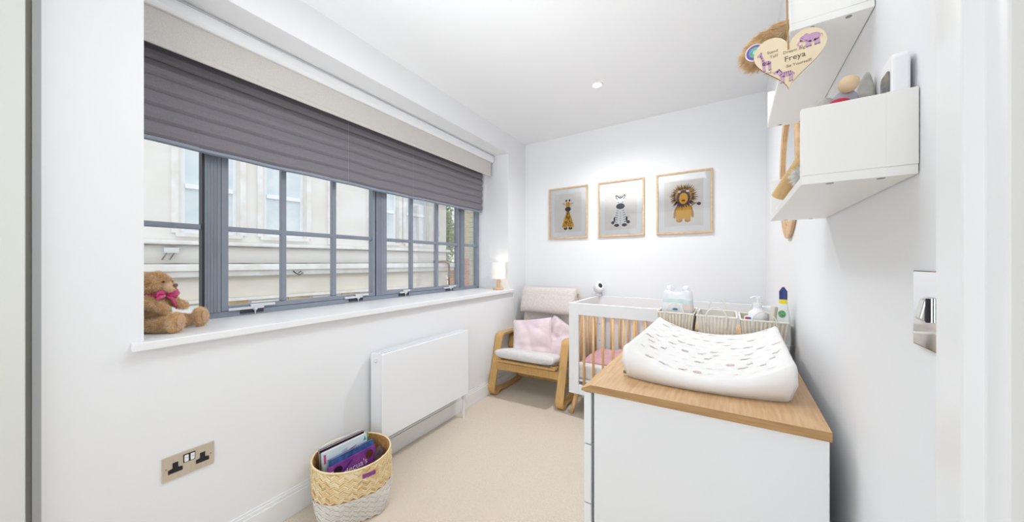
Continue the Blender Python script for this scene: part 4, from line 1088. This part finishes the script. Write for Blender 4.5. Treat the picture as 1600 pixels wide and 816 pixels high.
# ------------------------------------------------------------------ woven basket with books
BC = (-1.502, 0.900)
BH = 0.258
MB_ = TR(BC[0], BC[1], 0)
t = thing('woven_basket', 'woven bamboo basket with a white-dipped base full of picture books', 'basket', MB_)
rot0 = math.radians(-25)
def bsurf(s, k, off=0.0):
    """s around 0..1, k height 0..1"""
    a = 2*PI*s; e = 2+3.2*(1-k)**1.2
    R_ = 0.150+0.022*math.sin(min(1, k*1.25)*PI/2)*1.2-0.006*k
    ca, sa = math.cos(a-rot0), math.sin(a-rot0)
    rad = (R_ if k > .98 else R_*(1))/((abs(ca)**e+abs(sa)**e)**(1/e))
    if k < 1: rad = rad*(1-0.10*(1-k)**3)
    rad = min(rad, 0.176+0.01*(1-k)) + off
    return Vector((rad*math.cos(a)*0.99, rad*math.sin(a), k*BH))
b = B(); NS, NK = 72, 12; rows = []
for j in range(NK+1):
    rows.append([b.verts.new(bsurf(i/NS, j/NK, -0.0035)) for i in range(NS)])
for j in range(NK, -1, -1):
    rows.append([b.verts.new(bsurf(i/NS, max(j/NK, 0.02), -0.0055)) for i in range(NS)]) if j == NK or j == 0 else None
rows = [r for r in rows if r]
for a, c in zip(rows, rows[1:]):
    for i in range(NS): b.faces.new((a[i], a[(i+1) % NS], c[(i+1) % NS], c[i]))
b.faces.new(rows[0][::-1]); b.faces.new(rows[-1])
M_bam = [mat('bamboo_a', (246, 226, 182), .6, rgb2=(240, 214, 164), vscale=40), mat('bamboo_b', (240, 210, 158), .6), mat('bamboo_c', (250, 234, 196), .6), mat('bamboo_d', (220, 190, 140), .6)]
M_dip = [mat('dip_white', (242, 239, 234), .7), mat('dip_white_b', (234, 230, 224), .7)]
obj('liner', b, [mat('bamboo_inner', (206, 160, 100), .7, rgb2=(176, 126, 72), vscale=60, stretch=(1, 1, 3))], t)
def weave(k0, k1, rowsN, colsN, mats_, name, zig=True):
    b = B(); rnd = random.Random(9)
    for r in range(rowsN):
        for c in range(colsN):
            s0 = c/colsN; ds = 1/colsN; dk = (k1-k0)/rowsN
            up = 1 if (c % 2 == 0) else -1
            # zig-zag: each tile is a parallelogram sloping up or down
            sk = up*dk*1.15
            kb = k0+r*dk + (0 if up > 0 else dk*1.15)
            q = [(s0, kb), (s0+ds, kb+sk), (s0+ds, kb+sk+dk*0.9), (s0, kb+dk*0.9)]
            q = [(s_, min(k1, max(k0 if k0 > 0 else 0.0, k_))) for s_, k_ in q]
            if abs(q[0][1]-q[3][1]) < 1e-5 and abs(q[1][1]-q[2][1]) < 1e-5: continue
            lift = 0.0012*((r+c//1) % 3)
            vs = [b.verts.new(bsurf(s_, k_, lift-(0.0015 if n_ in (0, 1) else 0))) for n_, (s_, k_) in enumerate(q)]
            bv = [b.verts.new(v.co*1) for v in vs]
            for v in bv: 
                h_ = Vector((v.co.x, v.co.y, 0)).normalized(); v.co -= h_*0.003
            mi = rnd.choices(range(len(mats_)), weights=[5, 3, 4, 1][:len(mats_)])[0]
            mid = [b.verts.new((vs[0].co+vs[3].co)/2+Vector((vs[0].co.x, vs[0].co.y, 0)).normalized()*.0006)]
            b.faces.new(vs).material_index = mi
            for n_ in range(4): b.faces.new((vs[n_], bv[n_], bv[(n_+1) % 4], vs[(n_+1) % 4])).material_index = mi
            b.verts.remove(mid[0])
    o = obj(name, b, mats_, t); o['kind'] = 'stuff'; return o
weave(0.50, 0.985, 13, 60, M_bam, 'bamboo_weave')
weave(0.0, 0.505, 16, 60, M_dip, 'dipped_weave')
b = tube([bsurf(i/72, 1.0, -0.001) for i in range(73)], 0.0042, 8); obj('rim', b, M_bam[0], t, smooth=True)
# handle slot (the purple cover shows through it)
ang0 = -0.115
b = B()
for i in range(6):
    s_ = (-0.050+i*0.0085); p1, p2 = bsurf(s_ % 1, .83, .0035), bsurf((s_+.0085) % 1, .83, .0035); p3, p4 = bsurf((s_+.0085) % 1, .90, .0035), bsurf(s_ % 1, .90, .0035)
    b.faces.new([b.verts.new(p) for p in (p1, p2, p3, p4)])
obj('handle_slot', b, mat('slot_purple', (150, 66, 140), .5, rgb2=(96, 50, 110), vscale=60), t)

# books inside, standing parallel to the wall
def book(dx, dy, w_, h_, th_, lean, label, cover, name='book', zrot=0, title=None, deco=None, z0=0.012):
    """spine runs along y; front cover faces +x"""
    M = TR(BC[0]+dx, BC[1]+dy, z0, math.radians(zrot), ry=math.radians(lean))
    o = thing(name, label, 'book', M, 'picture books in the woven basket')
    obj('page_block', box(-th_/2+.0015, th_/2-.0015, -w_/2+.002, w_/2-.001, 0.001, h_-.003), mat('book_pages', (236, 232, 224), .8), o)
    f = obj('front_cover', box(th_/2-.0012, th_/2, -w_/2, w_/2, 0, h_), cover, o)
    obj('back_cover', box(-th_/2, -th_/2+.0012, -w_/2, w_/2, 0, h_), cover, o)
    TF = Matrix(((0, 0, 1, th_/2+.0003), (1, 0, 0, 0), (0, 1, 0, 0), (0, 0, 0, 1)))
    if title: text(title[0], title[1], title[2], f, TF @ Matrix.Translation((title[3], title[4], 0)), name='title')
    if deco:
        for (pts, m_) in deco: obj('cover_print', prism(pts, 0, .0004, T=TF), m_, f)
    return o
mc = lambda n, c, **k: mat('cover_'+n, c, .35, **k)
wtxt = mat('title_white', (240, 236, 244), .5)
h1 = 0.226
book(0.020, 0.000, 0.235, h1, 0.006, -5, 'purple picture book with white title letters, foremost in the basket', mc('purple', (166, 86, 178), rgb2=(120, 60, 150), vscale=22), title=("Becua's", .040, wtxt, .012, h1-.066),
     deco=[(ell(-.075, h1-.030, .022, .018, 16), mc('ink', (50, 34, 60))), (ell(.083, h1-.030, .020, .020, 16), mc('face', (110, 66, 50))), ([(-.06, h1-.045), (-.01, h1-.012), (0, h1-.016), (-.05, h1-.055)], mc('violet', (90, 50, 140)))])
book(0.002, 0.004, 0.225, 0.250, 0.010, -4, 'navy blue book between the purple and the pale book', mc('navy', (46, 72, 132), rgb2=(80, 120, 180), vscale=30))
h2 = 0.280
book(-0.025, -0.012, 0.218, h2, 0.014, -4, 'pale blue and white book standing tallest in the basket', mc('pale', (226, 238, 244), rgb2=(206, 226, 238), vscale=10),
     deco=[([(-.008, h2-.047), (.052, h2-.034), (.052, h2-.030), (-.008, h2-.042)], mc('rust', (170, 76, 76))), ([(-.02, h2-.045), (.006, h2-.040), (.006, h2-.022), (-.02, h2-.027)], mc('lilac', (198, 200, 216))),
           ([(.088, h2-.028), (.106, h2-.030), (.098, h2-.008)], mc('teal', (90, 160, 180))), ([(-.105, h2-.05), (-.095, h2-.05), (-.095, h2-.01), (-.105, h2-.01)], mc('magenta', (200, 90, 150)))])
book(-0.048, 0.020, 0.200, 0.268, 0.007, -3, 'thin green and red book peeping up behind the pale book', mc('green', (140, 206, 130), rgb2=(60, 90, 70), vscale=30),
     deco=[(ell(-.035, .262, .012, .008, 12), mc('red', (214, 70, 60))), (ell(.03, .258, .024, .010, 16), mc('blackish', (36, 44, 40)))])
book(-0.064, 0.000, 0.230, 0.262, 0.006, -3, 'glossy grey book in front of the maroon one', mc('grey', (186, 196, 206)))
book(-0.084, 0.004, 0.225, 0.268, 0.012, -3, 'dark maroon book near the back of the basket', mc('maroon', (74, 34, 56)))
book(-0.104, 0.004, 0.205, 0.270, 0.008, -3, 'white backed book rearmost in the basket', mc('white', (226, 230, 234)))
book(0.030, -0.120, 0.060, 0.205, 0.030, 0, 'small orange-brown book at the left end of the basket', mc('orange', (206, 140, 90)), zrot=70)
t = thing('brown_soft_toy', 'brown soft toy stuffed between the books and basket side', 'soft toy', TR(0, 0, 0))
blob('body', [((BC[0]+0.040, BC[1]+0.118, 0.170), (0.026, 0.030, 0.070))], mat('brown_plush', (104, 80, 74), .95, rgb2=(70, 60, 80), vscale=40), t, vox=.005)
t = thing('yellow_ball', 'yellow toy at the right end of the woven basket', 'toy', TR(BC[0]+0.085, BC[1]+0.108, 0.155))
b = B(); bmesh.ops.create_uvsphere(b, u_segments=20, v_segments=14, radius=1, matrix=Matrix.Diagonal((.022, .022, .060, 1))); obj('shell', b, mat('yellow_plastic', (226, 190, 50), .4), t, smooth=True)

# ------------------------------------------------------------------ the street outside
DF = (math.cos(math.radians(0)), 0)
import sys
fa = math.atan2(420, 515) - math.radians(33.277)         # bearing of the facade's vanishing direction (right of +y)
MF = Matrix.Rotation(-fa, 4, 'Z')                         # local y runs along the street, -x away across it
PD = -9.0
def fac():
    t = thing('building', 'cream rendered building with sash windows across the street', 'building', MF)
    M_ren = mat('cream_render', (232, 231, 228), .9, rgb2=(226, 223, 217), vscale=1.5, bump=.2, bscale=60)
    M_renc = mat('cream_render_low', (232, 228, 218), .9, rgb2=(222, 215, 202), vscale=1.2)
    M_st = mat('painted_stone', (236, 236, 236), .8, rgb2=(222, 220, 214), vscale=4)
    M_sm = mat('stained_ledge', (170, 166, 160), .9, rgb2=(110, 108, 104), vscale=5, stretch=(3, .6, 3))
    M_wf = mat('sash_white', (240, 243, 246), .5); M_cur = mat('net_curtain', (208, 220, 228), .25, rgb2=(224, 232, 236), vscale=3)
    yA, yB = -3.0, 7.42
    wins = [(0.90, 1.75), (2.23, 3.03), (4.74, 5.54), (5.86, 6.64)]
    wz0, wz1 = 1.72, 3.95
    # wall with openings
    b = B(); ys = [yA]+[v for w_ in wins for v in w_]+[yB]
    for i in range(0, len(ys), 2): bx(b, PD-0.4, PD, ys[i], ys[i+1], 1.13, 6.5)
    for (a, c) in wins: bx(b, PD-0.4, PD, a, c, 1.13, wz0-0.001); bx(b, PD-0.4, PD, a, c, wz1, 6.5)
    obj('upper_wall', b, M_ren, t)
    for (a, c) in wins:
        f = B(); e = .06; zm = 2.66; X0, X1 = PD-.16, PD-.10
        bx(f, X0, X1, a, a+e, wz0, wz1); bx(f, X0, X1, c-e, c, wz0, wz1); bx(f, X0, X1, a+e, c-e, wz0, wz0+e); bx(f, X0, X1, a+e, c-e, wz1-e, wz1); bx(f, X0, X1+.03, a+e, c-e, zm-.045, zm+.045)
        w_ = obj('window', f, M_wf, t)
        obj('pane', box(PD-.15, PD-.14, a+e, c-e, wz0+e, zm-.045), M_cur, w_); obj('pane', box(PD-.13, PD-.12, a+e, c-e, zm+.045, wz1-e), M_cur, w_)
        obj('window_sill', box(PD, PD+.07, a-.08, c+.08, wz0-.07, wz0), M_st, t)
        for yy in (a-.14, c+.04): obj('window_surround', box(PD, PD+.04, yy, yy+.10, wz0, wz1), M_st, t)
    for yy in (3.55,): obj('pilaster', box(PD, PD+.05, yy, yy+.22, 1.60, 6.4), M_st, t)
    obj('string_course', box(PD, PD+.12, yA, yB+.1, 1.49, 1.57), M_st, t, bev=.02)
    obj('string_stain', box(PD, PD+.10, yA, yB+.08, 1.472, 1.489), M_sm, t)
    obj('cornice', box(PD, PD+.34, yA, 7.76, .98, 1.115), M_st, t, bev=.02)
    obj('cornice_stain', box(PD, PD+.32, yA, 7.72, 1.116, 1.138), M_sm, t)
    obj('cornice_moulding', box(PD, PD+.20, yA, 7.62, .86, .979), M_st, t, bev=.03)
    obj('cornice_shade', box(PD, PD+.09, yA, 7.50, .80, .859), mat('cornice_shade_grey', (190, 184, 172), .9), t)  # strip coloured darker to paint the shade below the cornice
    obj('lower_wall', box(PD-.4, PD-.001, yA, 7.42, -3.2, 1.129), M_renc, t)
    obj('shop_fascia', box(PD, PD+.10, yA, 7.42, .34, .40), M_st, t)
    for i in range(8):
        y0_ = -2.2+i*1.22; obj('fascia_panel', box(PD, PD+.06, y0_, y0_+.46, .02, .339), mat('ochre_panel', (202, 180, 142), .9, rgb2=(176, 150, 112), vscale=5), t)
        obj('sign_board', box(PD, PD+.05, y0_+.52, y0_+1.14, .10, .30), M_st, t)
    bxm = obj('wall_lamp', box(PD, PD+.12, 0.66, 0.86, 1.33, 1.43), mat('lamp_grey', (212, 214, 216), .6), t)
    for yy in (.70, .80): obj('bracket', tube([(PD+.06, yy, 1.33), (PD+.02, yy-.06, 1.20)], .008, 6), M_sm, t)
    obj('cable', tube([(PD+.05, 2.7, 1.02), (PD+.28, 2.75, .90), (PD+.36, 2.80, .86), (PD+.36, 2.88, .90), (PD+.36, 2.83, .94), (PD+.36, 2.78, .90)], .012, 6), M_black, t)
    obj('drain_pipe', tube([(PD+.40, 6.6, 1.17), (PD+.40, 7.05, 1.17), (PD+.40, 7.20, 1.10), (PD+.40, 7.22, .95), (PD+.40, 7.22, -1)], .035, 10), mat('brown_pipe', (120, 84, 70), .5), t, smooth=True)
fac()
# brick building closing the view
t = thing('brick_building', 'tan and red brick building with stone quoins beyond the cream one', 'building', MF)
def brickm():
    m = bpy.data.materials.new('street_brick'); m.use_nodes = True; nt = m.node_tree; b = nt.nodes['Principled BSDF']; b.inputs['Roughness'].default_value = .9
    tc = nt.nodes.new('ShaderNodeTexCoord'); mp = nt.nodes.new('ShaderNodeMapping'); mp.inputs['Rotation'].default_value = (PI/2, 0, 0); br = nt.nodes.new('ShaderNodeTexBrick')
    br.inputs['Scale'].default_value = 1; br.inputs['Brick Width'].default_value = .26; br.inputs['Row Height'].default_value = .10; br.inputs['Mortar Size'].default_value = .01
    sp_ = nt.nodes.new('ShaderNodeSeparateXYZ'); nt.links.new(tc.outputs['Object'], sp_.inputs[0]); cb = nt.nodes.new('ShaderNodeCombineXYZ')
    nt.links.new(sp_.outputs[0], cb.inputs[0]); nt.links.new(sp_.outputs[2], cb.inputs[1]); nt.links.new(cb.outputs[0], br.inputs['Vector'])
    gt = nt.nodes.new('ShaderNodeMath'); gt.operation = 'GREATER_THAN'; gt.inputs[1].default_value = 1.30; nt.links.new(sp_.outputs[2], gt.inputs[0])
    x = nt.nodes.new('ShaderNodeMix'); x.data_type = 'RGBA'; x.inputs[6].default_value = lin(226, 166, 140); x.inputs[7].default_value = lin(240, 224, 190); nt.links.new(gt.outputs[0], x.inputs[0])
    nt.links.new(x.outputs[2], br.inputs['Color1']); 
    x2 = nt.nodes.new('ShaderNodeMix'); x2.data_type = 'RGBA'; x2.inputs[6].default_value = lin(212, 146, 120); x2.inputs[7].default_value = lin(234, 214, 176); nt.links.new(gt.outputs[0], x2.inputs[0])
    nt.links.new(x2.outputs[2], br.inputs['Color2']); br.inputs['Mortar'].default_value = lin(206, 196, 184)
    nt.links.new(br.outputs[0], b.inputs['Base Color']); return m
YB = 9.6
obj('brick_wall', box(-11.1, -8.2, YB, YB+2, -3.2, 5.5), brickm(), t)
obj('garden_wall', box(-11.6, -11.101, YB+.1, YB+.4, -3.2, 1.15), brickm(), t)
M_q = [mat('quoin_stone', (214, 214, 190), .9, var=.08, vscale=6)]
for i in range(24):
    z = -0.6+i*.20; dx = .10 if i % 2 else 0
    obj('quoin', box(-10.08-dx*.3, -9.78+dx, YB-.05, YB-.001, z, z+.185), M_q[0], t, bev=.01)
# tree
def tree():
    t = thing('tree', 'leafy green tree between the cream and the brick building', 'tree', MF @ TR(-11.25, 9.0, 0))
    rnd = random.Random(2); b = B()
    for _ in range(5200):
        a, z_, r = rnd.uniform(0, 2*PI), rnd.gauss(0, .5), rnd.random()**.4
        zz = 2.2+z_*1.6; R_ = (1.0-.25*abs(z_))*r*.60
        c = Vector((R_*math.cos(a), R_*math.sin(a), zz)); s_ = rnd.uniform(.035, .075)
        u = Vector((rnd.gauss(0, 1), rnd.gauss(0, 1), rnd.gauss(0, 1))).normalized(); v = u.cross(Vector((rnd.gauss(0, 1), rnd.gauss(0, 1), rnd.gauss(0, 1)))).normalized()
        f = b.faces.new([b.verts.new(c+u*s_), b.verts.new(c+v*s_*.6), b.verts.new(c-u*s_), b.verts.new(c-v*s_*.6)]); f.material_index = rnd.randrange(3)
    o = obj('foliage', b, [mat('leaf_a', (146, 184, 116), .7), mat('leaf_b', (112, 152, 92), .7), mat('leaf_c', (176, 206, 142), .7)], t); o['kind'] = 'stuff'
    obj('trunk', tube([(0, 0, -3.2), (.05, 0, 0), (0, .05, 2.4)], .12, 10), mat('bark', (110, 92, 76), .9), t)
tree()
o = obj('street', box(-14, -0.5, -6, 14, -3.3, -3.21), mat('asphalt', (150, 150, 150), .9), None, MF); o['kind'] = 'structure'
